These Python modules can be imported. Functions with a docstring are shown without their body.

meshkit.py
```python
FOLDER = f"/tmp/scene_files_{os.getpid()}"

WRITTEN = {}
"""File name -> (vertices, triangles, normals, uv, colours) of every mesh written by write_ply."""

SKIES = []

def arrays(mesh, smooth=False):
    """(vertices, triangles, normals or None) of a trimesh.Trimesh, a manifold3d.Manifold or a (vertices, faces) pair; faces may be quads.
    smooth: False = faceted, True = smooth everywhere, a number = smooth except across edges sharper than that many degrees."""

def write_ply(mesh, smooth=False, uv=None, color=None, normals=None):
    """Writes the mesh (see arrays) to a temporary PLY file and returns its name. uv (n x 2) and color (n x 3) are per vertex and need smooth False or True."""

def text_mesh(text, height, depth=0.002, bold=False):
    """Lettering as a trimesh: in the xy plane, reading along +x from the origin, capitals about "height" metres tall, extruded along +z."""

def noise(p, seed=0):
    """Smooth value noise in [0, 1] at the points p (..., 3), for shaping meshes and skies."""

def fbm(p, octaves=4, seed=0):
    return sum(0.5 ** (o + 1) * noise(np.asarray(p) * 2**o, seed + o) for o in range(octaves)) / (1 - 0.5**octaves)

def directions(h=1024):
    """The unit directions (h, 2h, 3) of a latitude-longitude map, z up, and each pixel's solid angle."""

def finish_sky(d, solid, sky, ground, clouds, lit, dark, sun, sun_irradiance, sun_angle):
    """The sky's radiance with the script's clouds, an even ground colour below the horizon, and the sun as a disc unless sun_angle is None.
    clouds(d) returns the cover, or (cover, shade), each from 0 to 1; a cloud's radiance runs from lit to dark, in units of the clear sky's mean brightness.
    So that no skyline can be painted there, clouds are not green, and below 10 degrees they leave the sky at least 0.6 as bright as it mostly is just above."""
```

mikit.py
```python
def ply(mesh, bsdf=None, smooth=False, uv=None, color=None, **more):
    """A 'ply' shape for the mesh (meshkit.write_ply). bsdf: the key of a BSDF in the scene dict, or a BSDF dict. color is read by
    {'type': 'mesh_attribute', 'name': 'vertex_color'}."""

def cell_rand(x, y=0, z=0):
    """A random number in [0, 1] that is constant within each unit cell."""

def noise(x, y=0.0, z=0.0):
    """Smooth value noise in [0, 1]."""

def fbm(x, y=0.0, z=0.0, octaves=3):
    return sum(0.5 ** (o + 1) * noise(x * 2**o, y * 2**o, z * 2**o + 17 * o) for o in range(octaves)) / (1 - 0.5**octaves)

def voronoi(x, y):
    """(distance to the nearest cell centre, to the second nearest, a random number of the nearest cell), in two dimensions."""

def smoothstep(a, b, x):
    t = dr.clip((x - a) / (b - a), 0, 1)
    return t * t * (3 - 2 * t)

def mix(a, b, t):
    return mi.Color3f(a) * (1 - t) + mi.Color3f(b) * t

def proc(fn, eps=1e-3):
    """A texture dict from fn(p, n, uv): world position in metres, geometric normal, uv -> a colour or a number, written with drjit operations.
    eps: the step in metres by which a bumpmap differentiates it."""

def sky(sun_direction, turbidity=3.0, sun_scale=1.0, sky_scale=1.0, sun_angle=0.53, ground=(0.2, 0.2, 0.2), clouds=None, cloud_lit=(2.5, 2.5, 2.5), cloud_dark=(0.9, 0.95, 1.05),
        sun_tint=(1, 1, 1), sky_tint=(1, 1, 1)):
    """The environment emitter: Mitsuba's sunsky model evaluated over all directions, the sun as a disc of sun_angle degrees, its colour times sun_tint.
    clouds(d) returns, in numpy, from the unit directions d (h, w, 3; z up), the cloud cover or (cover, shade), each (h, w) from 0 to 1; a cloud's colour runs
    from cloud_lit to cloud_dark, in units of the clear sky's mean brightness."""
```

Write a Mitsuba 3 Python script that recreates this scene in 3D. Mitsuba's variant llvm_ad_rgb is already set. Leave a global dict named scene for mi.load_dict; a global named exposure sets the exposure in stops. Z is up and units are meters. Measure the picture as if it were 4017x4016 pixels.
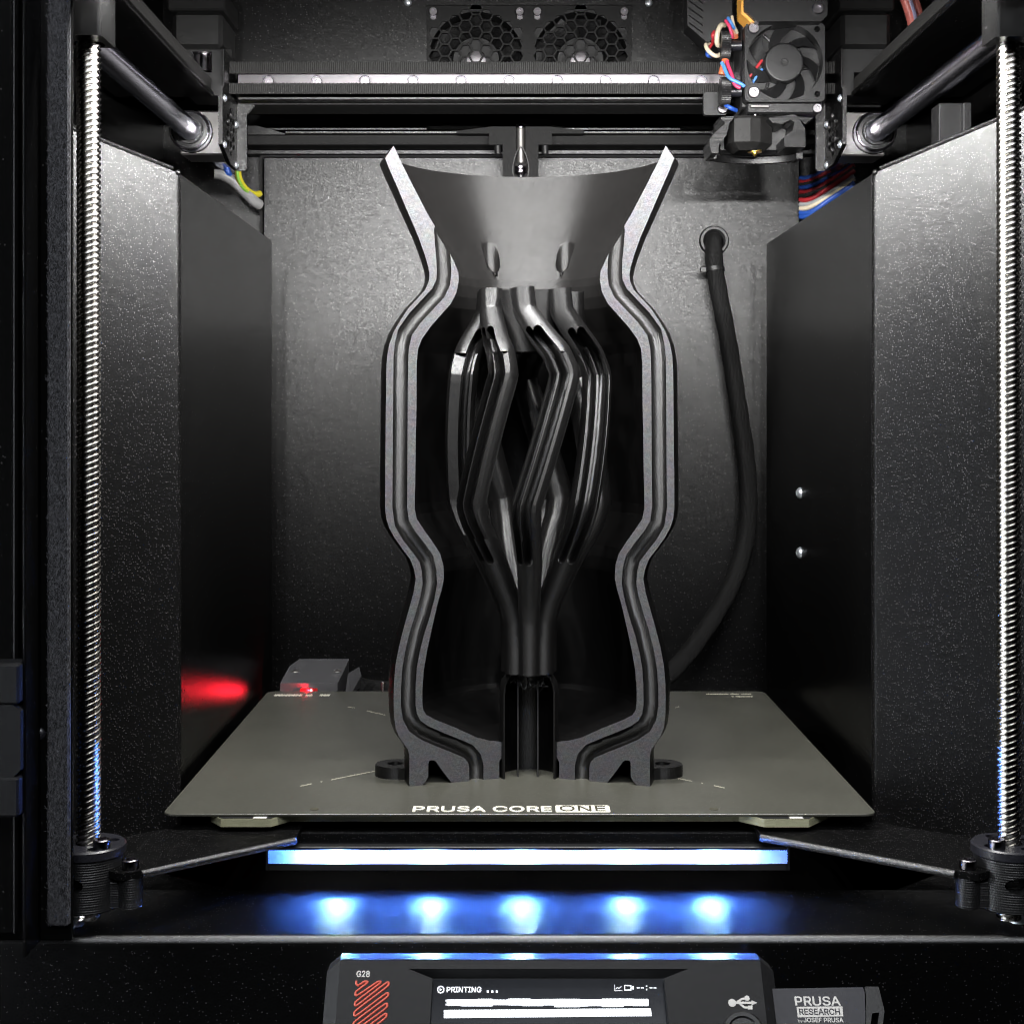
import math
import numpy as np
import trimesh
import mitsuba as mi
import drjit as dr
import manifold3d as m3
from manifold3d import Manifold, CrossSection
from shapely.geometry import Polygon, box as sbox, Point, LineString
from shapely.ops import unary_union
import meshkit
import mikit
from mikit import proc, noise, fbm, cell_rand, smoothstep, mix

T = mi.ScalarTransform4f
MM = 0.001
scene, labels = {}, {}

# ------------------------------------------------------------------ camera, light, exposure
# millimetres: x right, y away from the camera, z up, z = 0 on top of the print sheet
F, CU, CV, H = 5762.0, 1992.0, 1625.0, 143.9       # focal length and principal point of the photograph (4017 x 4016), lens height
scene['camera'] = {
    'type': 'perspective', 'fov': 2 * math.degrees(math.atan(2008.5 / F)), 'fov_axis': 'x',
    'principal_point_offset_x': -(CU - 2008.5) / 4017, 'principal_point_offset_y': -(CV - 2008) / 4016,
    'near_clip': 0.02, 'far_clip': 10.0,
    'to_world': T().look_at(origin=[0, 0, H * MM], target=[0, 1, H * MM], up=[0, 0, 1]),
}
exposure = 5.0            # the lamps below are dim in scene units
TOP_LED = 78.0            # radiance of each lamp of the white strip above the door opening
BLUE_LED = 950.0
RED_LED = 240.0
FILL = 0.30              # soft studio light above, in front of the machine
STRIP = 1.00             # upright studio light left of the camera


def at(u, v, y):
    """The point at depth y (mm) seen at pixel (u, v) of the photograph."""
    return np.array([(u - CU) * y / F, y, H - (v - CV) * y / F])


# ------------------------------------------------------------------ helpers
def numbered(name):
    used = set(labels) | {k.split('__')[0] for k in scene} | set(scene)
    if name not in used:
        return name
    i = 1
    while f'{name}_{i:03d}' in used:
        i += 1
    return f'{name}_{i:03d}'


def thing(name, label, cat, group=None, kind=None):
    key = numbered(name)
    labels[key] = {'label': label, 'category': cat}
    if group:
        labels[key]['group'] = group
    if kind:
        labels[key]['kind'] = kind
    return key


def to_tri(mesh):
    if isinstance(mesh, (list,)):
        return trimesh.util.concatenate([to_tri(m) for m in mesh])
    if hasattr(mesh, 'to_mesh'):
        m = mesh.to_mesh()
        return trimesh.Trimesh(np.array(m.vert_properties[:, :3], float), np.array(m.tri_verts), process=False)
    return mesh


def obj(part, mesh, mat, parent, smooth=30, label=None, **more):
    key = numbered_part(f'{parent}__{part}')
    m = to_tri(mesh).copy()
    m.apply_scale(MM)
    scene[key] = mikit.ply(m, mat, smooth=smooth, **more)
    if label:
        labels[key] = {'label': label}
    return key


def numbered_part(k):
    if k not in scene:
        return k
    i = 1
    while f'{k}_{i:03d}' in scene:
        i += 1
    return f'{k}_{i:03d}'


def single(name, label, cat, mesh, mat, group=None, smooth=30, kind=None):
    key = thing(name, label, cat, group, kind)
    m = to_tri(mesh).copy()
    m.apply_scale(MM)
    scene[key] = mikit.ply(m, mat, smooth=smooth)
    return key


def cube(x0, x1, y0, y1, z0, z1):
    return Manifold.cube((x1 - x0, y1 - y0, z1 - z0)).translate((x0, y0, z0))


def box(x0, x1, y0, y1, z0, z1, b=0.4):
    x0, x1 = sorted((x0, x1)); y0, y1 = sorted((y0, y1)); z0, z1 = sorted((z0, z1))
    b = min(b, 0.45 * min(x1 - x0, y1 - y0, z1 - z0))
    if b <= 0:
        return cube(x0, x1, y0, y1, z0, z1)
    return Manifold.batch_hull([cube(x0 + b, x1 - b, y0 + b, y1 - b, z0, z1), cube(x0 + b, x1 - b, y0, y1, z0 + b, z1 - b), cube(x0, x1, y0 + b, y1 - b, z0 + b, z1 - b)])


def boxuv(u0, u1, v0, v1, y0, y1, b=0.4):
    """A box whose front face at depth y0 covers the pixels u0..u1, v0..v1; it reaches back to y1."""
    a, c = at(u0, v0, y0), at(u1, v1, y0)
    return box(a[0], c[0], y0, y1, c[2], a[2], b)


def cyl(p0, p1, r0, r1=None, n=32):
    p0, p1 = np.asarray(p0, float), np.asarray(p1, float)
    d = p1 - p0
    L = np.linalg.norm(d)
    m = Manifold.cylinder(L, r0, r0 if r1 is None else r1, n)
    R = trimesh.geometry.align_vectors([0, 0, 1], d / L)
    M = np.eye(4); M[:3, :3] = R[:3, :3]; M[:3, 3] = p0
    return m.transform(M[:3, :])


def sphere(c, r, n=24, scale=(1, 1, 1)):
    return Manifold.sphere(r, n).scale(scale).translate(tuple(c))


def poly_cs(pts):
    return CrossSection([np.asarray(pts, float)], m3.FillRule.NonZero)


def sh_man(shape, h):
    """Manifold extruded 0..h from a shapely (multi)polygon."""
    out = []
    for g in getattr(shape, 'geoms', [shape]):
        if g.geom_type != 'Polygon' or g.area < 1e-6:
            continue
        rings = [np.array(g.exterior.coords)[:-1]] + [np.array(i.coords)[:-1] for i in g.interiors]
        out.append(CrossSection(rings, m3.FillRule.EvenOdd).extrude(h))
    return out[0] if len(out) == 1 else Manifold.batch_boolean(out, m3.OpType.Add)


def basis(m, ex, ey, ez, o):
    M = np.array([ex, ey, ez, o], float).T
    if isinstance(m, trimesh.Trimesh):
        m = m.copy()
        A = np.eye(4); A[:3, :] = M
        m.apply_transform(A)
        return m
    return m.transform(M)


def front(shape, y0, depth):
    """A shape drawn in x, z (mm), front at depth y0, extruded away from the camera."""
    return basis(sh_man(shape, depth), [1, 0, 0], [0, 0, 1], [0, -1, 0], [0, y0 + depth, 0])


def pix(pts, y):
    return Polygon([(at(u, v, y)[0], at(u, v, y)[2]) for u, v in pts])


def frontuv(pts, y0, y1, r=0.0):
    s = pix(pts, y0)
    if r:
        s = s.buffer(-r).buffer(r, quad_segs=6)
    return front(s, y0, y1 - y0)


def spline(pts, n):
    from scipy.interpolate import CubicSpline
    pts = np.asarray(pts, float)
    d = np.r_[0, np.cumsum(np.linalg.norm(np.diff(pts[:, :3], axis=0), axis=1))]
    return CubicSpline(d / d[-1], pts)(np.linspace(0, 1, n))


def sweep(path, r, sides=12):
    """A closed tube along a polyline, r a number or one per point."""
    p = np.asarray(path, float)
    r = np.broadcast_to(np.asarray(r, float), (len(p),))
    t = np.gradient(p, axis=0); t /= np.linalg.norm(t, axis=1, keepdims=True)
    a = np.cross(t[0], [0, 0, 1.0] if abs(t[0][2]) < 0.9 else [1.0, 0, 0]); a /= np.linalg.norm(a)
    rings = []
    ang = np.arange(sides) * 2 * math.pi / sides
    for i in range(len(p)):
        a = a - t[i] * (a @ t[i]); a /= np.linalg.norm(a)
        b = np.cross(t[i], a)
        rings.append(p[i] + r[i] * (np.cos(ang)[:, None] * a + np.sin(ang)[:, None] * b))
    v = np.vstack(rings + [p[:1], p[-1:]])
    n = len(p); f = []
    for i in range(n - 1):
        for j in range(sides):
            k = (j + 1) % sides
            q = [i * sides + j, i * sides + k, (i + 1) * sides + k, (i + 1) * sides + j]
            f += [[q[0], q[1], q[2]], [q[0], q[2], q[3]]]
    c0, c1 = n * sides, n * sides + 1
    for j in range(sides):
        k = (j + 1) % sides
        f += [[c0, k, j], [c1, (n - 1) * sides + j, (n - 1) * sides + k]]
    return trimesh.Trimesh(v, np.array(f), process=False)


def man(mesh):
    return Manifold(m3.Mesh(np.asarray(mesh.vertices, np.float32), np.asarray(mesh.faces, np.uint32)))


def wirepath(pts, n=40):
    return spline([at(u, v, y) for u, v, y in pts], n)


def lathe(profile, c=(0, 0, 0), n=48, axis='z'):
    """Revolve (r, h) pairs, a closed outline, about the z (or y, towards the camera) axis."""
    m = CrossSection([np.asarray(profile, float)], m3.FillRule.Positive if False else m3.FillRule.NonZero).revolve(n)
    if axis == 'y':
        m = m.rotate((90, 0, 0))
    if axis == 'x':
        m = m.rotate((0, 90, 0))
    return m.translate(tuple(c))


def text(s, height, o, ex, ey, depth=0.06, bold=True, width=None, lift=0.02):
    """Lettering starting at o, along ex, upright along ey; width stretches the line to that many mm."""
    m = meshkit.text_mesh(s, height, depth, bold)
    ex, ey = np.asarray(ex, float), np.asarray(ey, float)
    n = np.cross(ex, ey)
    x0, x1 = m.bounds[0][0], m.bounds[1][0]
    k = 1 if width is None else width / (x1 - x0)
    m.apply_translation([-x0, 0, 0]); m.apply_scale([k, 1, 1])
    return basis(m, ex, ey, n, np.asarray(o, float) + n * lift)


def socket_screw(c, d, r=2.75, h=3.0, up=True):
    """A socket head cap screw at c (under side of the head) along d."""
    d = np.asarray(d, float) / np.linalg.norm(d)
    R = trimesh.geometry.align_vectors([0, 0, 1], d)[:3, :3]
    prof = [(0, 0), (r, 0), (r, h - 0.3), (r - 0.3, h), (0, h)]
    m = CrossSection([np.array(prof, float)], m3.FillRule.NonZero).revolve(28)
    m = m - Manifold.cylinder(2, 0.52 * r, 0.52 * r, 6).translate((0, 0, h - 1.3))
    M = np.c_[R, np.asarray(c, float)]
    return m.transform(M)


def dome_screw(c, d, r=2.6, h=1.5):
    d = np.asarray(d, float) / np.linalg.norm(d)
    R = trimesh.geometry.align_vectors([0, 0, 1], d)[:3, :3]
    k = np.linspace(0, math.pi / 2, 8)
    prof = [(0, 0)] + [(r * math.cos(a), h * math.sin(a)) for a in k[:-1]] + [(0, h)]
    m = CrossSection([np.array(prof, float)], m3.FillRule.NonZero).revolve(24)
    m = m - Manifold.cylinder(2, 0.38 * r, 0.38 * r, 6).translate((0, 0, h - 0.6))
    return m.transform(np.c_[R, np.asarray(c, float)])


# ------------------------------------------------------------------ materials
def cells(p, size):
    """Coordinates in a lattice turned out of the axes, size in mm."""
    q = p * (1000.0 / size)
    return q.x * 0.80 + q.y * 0.36 - q.z * 0.48, -q.x * 0.33 + q.y * 0.93 + q.z * 0.15, q.x * 0.50 + q.y * 0.04 + q.z * 0.87


def flake(p, size, share):
    a, b, c = cells(p, size)
    fx, fy, fz = a - dr.floor(a) - 0.5, b - dr.floor(b) - 0.5, c - dr.floor(c) - 0.5
    on = (cell_rand(a, b, c + 9) < share) & (fx * fx + fy * fy + fz * fz < 0.2)
    return on, cell_rand(a + 41, b, c)


def flake_colour(base, size, share, bright):
    """Pale metal flakes in the black paint."""
    def fn(p, n, uv):
        on, h = flake(p, size, share)
        tint = mi.Color3f(bright * (0.4 + 0.6 * h), bright * (0.38 + 0.55 * h), bright * (0.45 + 0.45 * h))
        return dr.select(on, tint, mi.Color3f(base))
    return proc(fn)


def flake_gloss(size, share, low, high):
    """The lacquer's grain: its gloss changes from grain to grain, flakes shine most."""
    def fn(p, n, uv):
        a, b, c = cells(p, size * 0.9)
        k = noise(a, b, c) * 0.4 + 0.6 * cell_rand(a * 1.2, b * 1.2, c * 1.2)
        on, h = flake(p, size, share)
        return mi.Color3f(dr.select(on, 1.0, low + (high - low) * k * k * 1.6))
    return proc(fn)


def pr(rgb, rough, spec=0.5, metallic=0.0, **more):
    c = rgb if isinstance(rgb, dict) else {'type': 'rgb', 'value': list(rgb)}
    return {'type': 'principled', 'base_color': c, 'roughness': rough, 'specular': spec, 'metallic': metallic, **more}


def sprayed(base, size, share, bright, alpha, low, high, ior=1.65):
    """Powder coat: a black body with metal flakes under a grainy lacquer."""
    return {'type': 'roughplastic', 'distribution': 'beckmann', 'alpha': alpha, 'int_ior': ior, 'diffuse_reflectance': flake_colour([base] * 3, size, share, bright), 'specular_reflectance': flake_gloss(size, share, low, high)}


def two(b):
    return {'type': 'twosided', 'bsdf': b}


scene['powder_coat'] = two(sprayed(0.0034, 0.40, 0.11, 0.075, 0.19, 0.05, 0.50))
scene['sill_coat'] = two(sprayed(0.0030, 0.50, 0.04, 0.07, 0.21, 0.6, 1.0, 1.9))
scene['coarse_coat'] = two(sprayed(0.0030, 1.0, 0.10, 0.030, 0.18, 0.32, 0.85))
scene['lit_edge_coat'] = two(sprayed(0.006, 0.45, 0.25, 0.16, 0.30, 0.3, 1.0, 1.9))  # brighter copy of the arms' coat, puts the lit look into their edges
scene['smooth_coat'] = two(sprayed(0.0022, 0.70, 0.012, 0.03, 0.09, 0.40, 0.52, 1.5))


def layers(p, n, uv):
    q = p * 1000.0
    wob = noise(q.x * 0.15, q.y * 0.15, q.z * 0.8)
    a = noise(q.x * 0.06, q.y * 0.06, q.z * 1.1)
    return (0.35 + 0.65 * a) * dr.sin(q.z * (2 * math.pi / 0.80) + wob * 1.2) + 0.8 * noise(q.x * 0.25, q.y * 0.25, q.z * 1.7)


def layered(rough, swing):
    """Some printed layers are a little rougher than others."""
    def fn(p, n, uv):
        return dr.clip(rough + swing * layers(p, n, uv), 0.05, 1.0)
    return proc(fn)


scene['printed_plastic'] = two(pr([0.0036, 0.0035, 0.0035], layered(0.37, 0.035), 0.42, anisotropic=0.80))
scene['groove_sheen_plastic'] = two(pr([0.0036, 0.0035, 0.0035], layered(0.35, 0.03), 1.0, anisotropic=0.88))  # same plastic, gloss raised to put a highlight in the channels
scene['shaded_plastic'] = two(pr([0.0028, 0.0027, 0.0027], layered(0.34, 0.03), 0.30, anisotropic=0.75))  # same plastic, darker and less glossy to put the chamber's shade in
# slopes are stepped layer by layer, which spreads the shine far up and down
scene['stepped_plastic'] = two(pr([0.0050, 0.0048, 0.0047], layered(0.52, 0.045), 0.50, anisotropic=0.95))


def cut_grain(p, n, uv):
    q = p * 1000.0
    return noise(q.x * 2.6, q.y * 2.6, q.z * 2.6) + 0.6 * noise(q.x * 6, q.y * 6, q.z * 6)


def cut_colour(p, n, uv):
    """The rough top of the printed lines: a speckle of grey with a faint pink and green shimmer."""
    q = p * 1000.0
    k = noise(q.x * 1.5, q.y * 1.5, q.z * 1.5) * 0.3 + 0.7 * noise(q.x * 3.1, q.y * 3.1, q.z * 2.6)
    h = noise(q.x * 0.9 + 31, q.y * 0.9, q.z * 0.9)
    j = noise(q.x * 0.35 + 7, q.y * 0.35, q.z * 0.22)
    g = 0.027 + 0.056 * k * k
    return mi.Color3f(g * (0.90 + 0.25 * h), g * (0.92 + 0.2 * j), g * (0.98 + 0.2 * (1 - h)))


scene['cut_surface'] = two({'type': 'bumpmap', 'arbitrary': proc(cut_grain, eps=5e-5), 'scale': 0.00004, 'bsdf': pr(proc(cut_colour), 0.66, 0.18)})
scene['matte_printed'] = two({'type': 'bumpmap', 'arbitrary': proc(layers, eps=2.5e-5), 'scale': 0.00008, 'bsdf': pr([0.007, 0.007, 0.0073], 0.42, 0.5)})
scene['hinge_printed'] = two({'type': 'bumpmap', 'arbitrary': proc(layers, eps=5e-5), 'scale': 0.00003, 'bsdf': pr([0.006, 0.006, 0.0064], 0.6, 0.10)})
scene['bevel_gloss'] = two(pr([0.010, 0.010, 0.0105], 0.30, 0.8))
scene['black_plastic'] = two(pr([0.006, 0.006, 0.0063], 0.42, 0.45))
scene['grey_plastic'] = two({'type': 'bumpmap', 'arbitrary': proc(cut_grain, eps=5e-5), 'scale': 0.00003, 'bsdf': pr([0.006, 0.006, 0.0063], 0.46, 0.35)})
scene['cover_grey'] = two(pr([0.045, 0.045, 0.048], 0.5, 0.45))
scene['panel_plastic'] = two({'type': 'bumpmap', 'arbitrary': proc(cut_grain, eps=5e-5), 'scale': 0.00003, 'bsdf': pr([0.012, 0.012, 0.0125], 0.5, 0.12)})
scene['guard_black'] = two(pr([0.007, 0.007, 0.007], 0.5, 0.2))
scene['soft_black'] = two(pr([0.006, 0.006, 0.006], 0.7, 0.2))
scene['motor_black'] = two(pr([0.005, 0.005, 0.005], 0.5, 0.4))
scene['anodised'] = two(pr([0.010, 0.010, 0.013], 0.33, 0.6))
scene['steel'] = two({'type': 'roughconductor', 'material': 'Cr', 'alpha': 0.07})
scene['brushed_steel'] = two({'type': 'roughconductor', 'specular_reflectance': {'type': 'rgb', 'value': 0.36}, 'material': 'Cr', 'alpha': 0.17})
scene['rail_steel'] = two({'type': 'roughconductor', 'specular_reflectance': {'type': 'rgb', 'value': 0.33}, 'material': 'Cr', 'alpha': 0.13})
scene['thread_steel'] = two({'type': 'roughconductor', 'material': 'Ag', 'specular_reflectance': {'type': 'rgb', 'value': [0.62, 0.605, 0.59]}, 'alpha': 0.17})
scene['grey_metal'] = two(pr([0.16, 0.155, 0.15], 0.42, 0.5, 0.85))
scene['brass'] = two(pr([0.80, 0.52, 0.12], 0.28, 0.5, 1.0))
scene['zinc'] = two(pr([0.66, 0.70, 0.74], 0.42, 0.5, 0.9))


def sheet_colour(p, n, uv):
    q = p * 1000.0
    k = fbm(q.x * 0.9, q.y * 0.9, 0.0, 3)
    s = noise(q.x * 2.6, q.y * 2.6)
    w = fbm(q.x * 0.035 + 5, q.y * 0.028, 0.0, 3)
    return mi.Color3f([0.041, 0.0406, 0.0335]) * (0.94 + 0.12 * k) * (0.86 + 0.28 * w) * dr.select(s > 0.93, 1.25, 1.0)


scene['sheet_coating'] = two({'type': 'bumpmap', 'arbitrary': proc(cut_grain, eps=5e-5), 'scale': 0.000012, 'bsdf': pr(proc(sheet_colour), 0.28, 0.45)})


def board_colour(p, n, uv):
    q = p * 1000.0
    k = noise(q.x * 0.6, q.y * 0.6, q.z * 9.0)
    return mix([0.13, 0.128, 0.075], [0.22, 0.218, 0.15], k)


scene['board_laminate'] = two(pr(proc(board_colour), 0.6, 0.3))


def felt_colour(p, n, uv):
    q = p * 1000.0
    k = fbm(q.x * 3.0, q.y * 3.0, q.z * 0.9, 3)
    j = fbm(q.x * 5.0 + 9, q.y * 5.0, q.z * 2.0, 2)
    return mi.Color3f([0.032, 0.0325, 0.036]) * (0.10 + 5.5 * dr.square(k * j) * 2)


scene['felt'] = two(pr(proc(felt_colour), 0.9, 0.2, sheen=0.6))
scene['fibre'] = two(pr([0.085, 0.085, 0.093], 0.8, 0.3))
scene['rubber'] = two(pr([0.009, 0.0088, 0.0085], 0.6, 0.25))


def braid(p, n, uv):
    q = p * 1000.0
    a = (q.x + q.y) * 0.9 + q.z * 1.3
    b = (q.x + q.y) * 0.9 - q.z * 1.3
    return 0.5 + 0.25 * dr.sin(a * 3.2) * dr.sin(b * 3.2)


scene['braid'] = two({'type': 'bumpmap', 'arbitrary': proc(braid, eps=4e-5), 'scale': 0.0008, 'bsdf': pr([0.006, 0.006, 0.006], 0.6, 0.25)})
scene['white_ink'] = two(pr([0.46, 0.445, 0.38], 0.5, 0.3))
scene['label_white'] = two(pr([0.42, 0.41, 0.39], 0.5, 0.3))
scene['faint_ink'] = two(pr([0.30, 0.29, 0.23], 0.5, 0.3))
scene['dark_ink'] = two(pr([0.035, 0.033, 0.022], 0.5, 0.3))
scene['label_grey'] = two(pr([0.030, 0.030, 0.034], 0.4, 0.15))
scene['orange_enamel'] = two(pr([0.40, 0.06, 0.035], 0.35, 0.4))
scene['orange_trim'] = two(pr([0.55, 0.27, 0.05], 0.4, 0.5))
scene['screen_glass'] = two(pr([0.010, 0.011, 0.014], 0.14, 0.12))
scene['diffuser'] = {'type': 'principledthin', 'base_color': {'type': 'rgb', 'value': [0.86, 0.88, 0.92]}, 'roughness': 0.4, 'diff_trans': 1.0, 'spec_trans': 0.0, 'eta': 1.3}
scene['red_lens'] = two(pr([0.35, 0.01, 0.01], 0.2, 0.5))
WIRE = {'red': [0.26, 0.015, 0.02], 'blue': [0.012, 0.05, 0.24], 'white': [0.20, 0.20, 0.20], 'cream': [0.40, 0.35, 0.26], 'yellow': [0.42, 0.36, 0.02],
        'pink': [0.42, 0.03, 0.08], 'coral': [0.45, 0.12, 0.10], 'sky': [0.05, 0.16, 0.42], 'green': [0.16, 0.32, 0.04], 'black': [0.02, 0.02, 0.02], 'violet': [0.16, 0.15, 0.24], 'rust': [0.40, 0.10, 0.04]}
for k, c in WIRE.items():
    scene['wire_' + k] = two(pr(c, 0.4, 0.45))
scene['lamp_body'] = two(pr([0.5, 0.5, 0.5], 0.5, 0.3))


def emit(rgb, k, share):
    return {'type': 'area', 'radiance': {'type': 'rgb', 'value': [float(c * k) for c in rgb]}, 'sampling_weight': float(share)}


def lamp(part, mesh, parent, rgb, k, share):
    return obj(part, mesh, 'lamp_body', parent, smooth=False, emitter=emit(rgb, k, share))


def quad(c, ex, ey):
    """A rectangle with centre c and half edges ex, ey; it faces ex x ey."""
    c, ex, ey = (np.asarray(a, float) for a in (c, ex, ey))
    return trimesh.Trimesh(np.array([c - ex - ey, c + ex - ey, c + ex + ey, c - ex + ey]), np.array([[0, 1, 2], [0, 2, 3]]), process=False)


# ------------------------------------------------------------------ lights outside the picture
strip = thing('light_strip', 'white lamp strip under the lintel above the door opening', 'light strip')
d = np.array([0, 0.80, -0.60])
obj('housing', box(-150, 170, 464, 473.5, 281.5, 296, 1), 'black_plastic', strip)
for i in range(9):
    lamp('lamp', quad([10 + (i - 4) * 33.0, 474.4, 285.2], [6.0, 0, 0], [0, -0.37 * 2.6, -0.93 * 2.6]), strip, [1.0, 0.985, 0.965], TOP_LED, 1)
obj('added_visor', box(-150, 170, 464, 491, 289.2, 291, 0.3), 'soft_black', strip)  # added, keeps the strip's light off the upper rear
box_light = thing('softbox', 'wide studio softbox hanging in front of and above the machine', 'softbox')
o = np.array([60.0, -330.0, 820.0])
aim = np.array([0, 470.0, 20.0]) - o
aim /= np.linalg.norm(aim)
ex = np.cross(aim, [0, 0, 1]); ex /= np.linalg.norm(ex)
ey = np.cross(ex, aim)
lamp('diffusion_cloth', quad(o, -ex * 360, ey * 240), box_light, [0.93, 0.96, 1.0], FILL, 3)
b = box(-370, 370, -250, 250, 6, 60, 4)
obj('shell', basis(b, ex, ey, -aim, o), 'soft_black', box_light)

for side, k in ((-1, STRIP),):
    up = thing('strip_softbox', 'tall narrow softbox standing in front of the machine at the left', 'softbox')
    o = np.array([10.0 + side * 565.0, 305.0, 120.0])
    aim = np.array([10.0 - side * 135.0, 575.0, 120.0]) - o
    aim /= np.linalg.norm(aim)
    ex = np.cross(aim, [0, 0, 1]); ex /= np.linalg.norm(ex)
    ey = np.cross(ex, aim)
    lamp('diffusion_cloth', quad(o, -ex * 55, ey * 270), up, [0.90, 0.95, 1.0], k, 2)
    obj('shell', basis(box(-90, 90, -280, 280, 6, 60, 4), ex, ey, -aim, o), 'soft_black', up)

# ------------------------------------------------------------------ the enclosure
ZF = -26.3                                   # floor
enc = thing('enclosure', 'black speckled sheet metal enclosure around the print chamber', 'enclosure')
# floor sheet and rounded sill, one bent sheet
arc = [(481.6 - 2.6 * math.sin(a), ZF - 2.6 + 2.6 * math.cos(a)) for a in np.linspace(0, math.pi / 2, 9)]
inner = [(481.6 - 1.1 * math.sin(a), ZF - 2.6 + 1.1 * math.cos(a)) for a in np.linspace(math.pi / 2, 0, 9)]
front_drop = [(479, -110), (480.5, -110)]
prof = [(526, ZF)] + arc + front_drop + inner + [(526, ZF - 1.5)]
obj('sill', basis(CrossSection([np.array(prof, float)], m3.FillRule.NonZero).extrude(460), [0, 1, 0], [0, 0, 1], [1, 0, 0], [-215, 0, 0]), 'sill_coat', enc, smooth=25)
hole = Polygon([(-98, 520), (139, 520), (139, 526), (161, 546), (161, 800), (-130, 800), (-130, 546), (-98, 526)])
fl = sbox(-205, 526, 235, 872).difference(hole)
obj('floor_panel', sh_man(fl, 1.5).translate((0, 0, ZF - 1.5)), 'powder_coat', enc)
obj('base_pan', box(-205, 235, 490, 872, -75, -72, 0), 'smooth_coat', enc)
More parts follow.
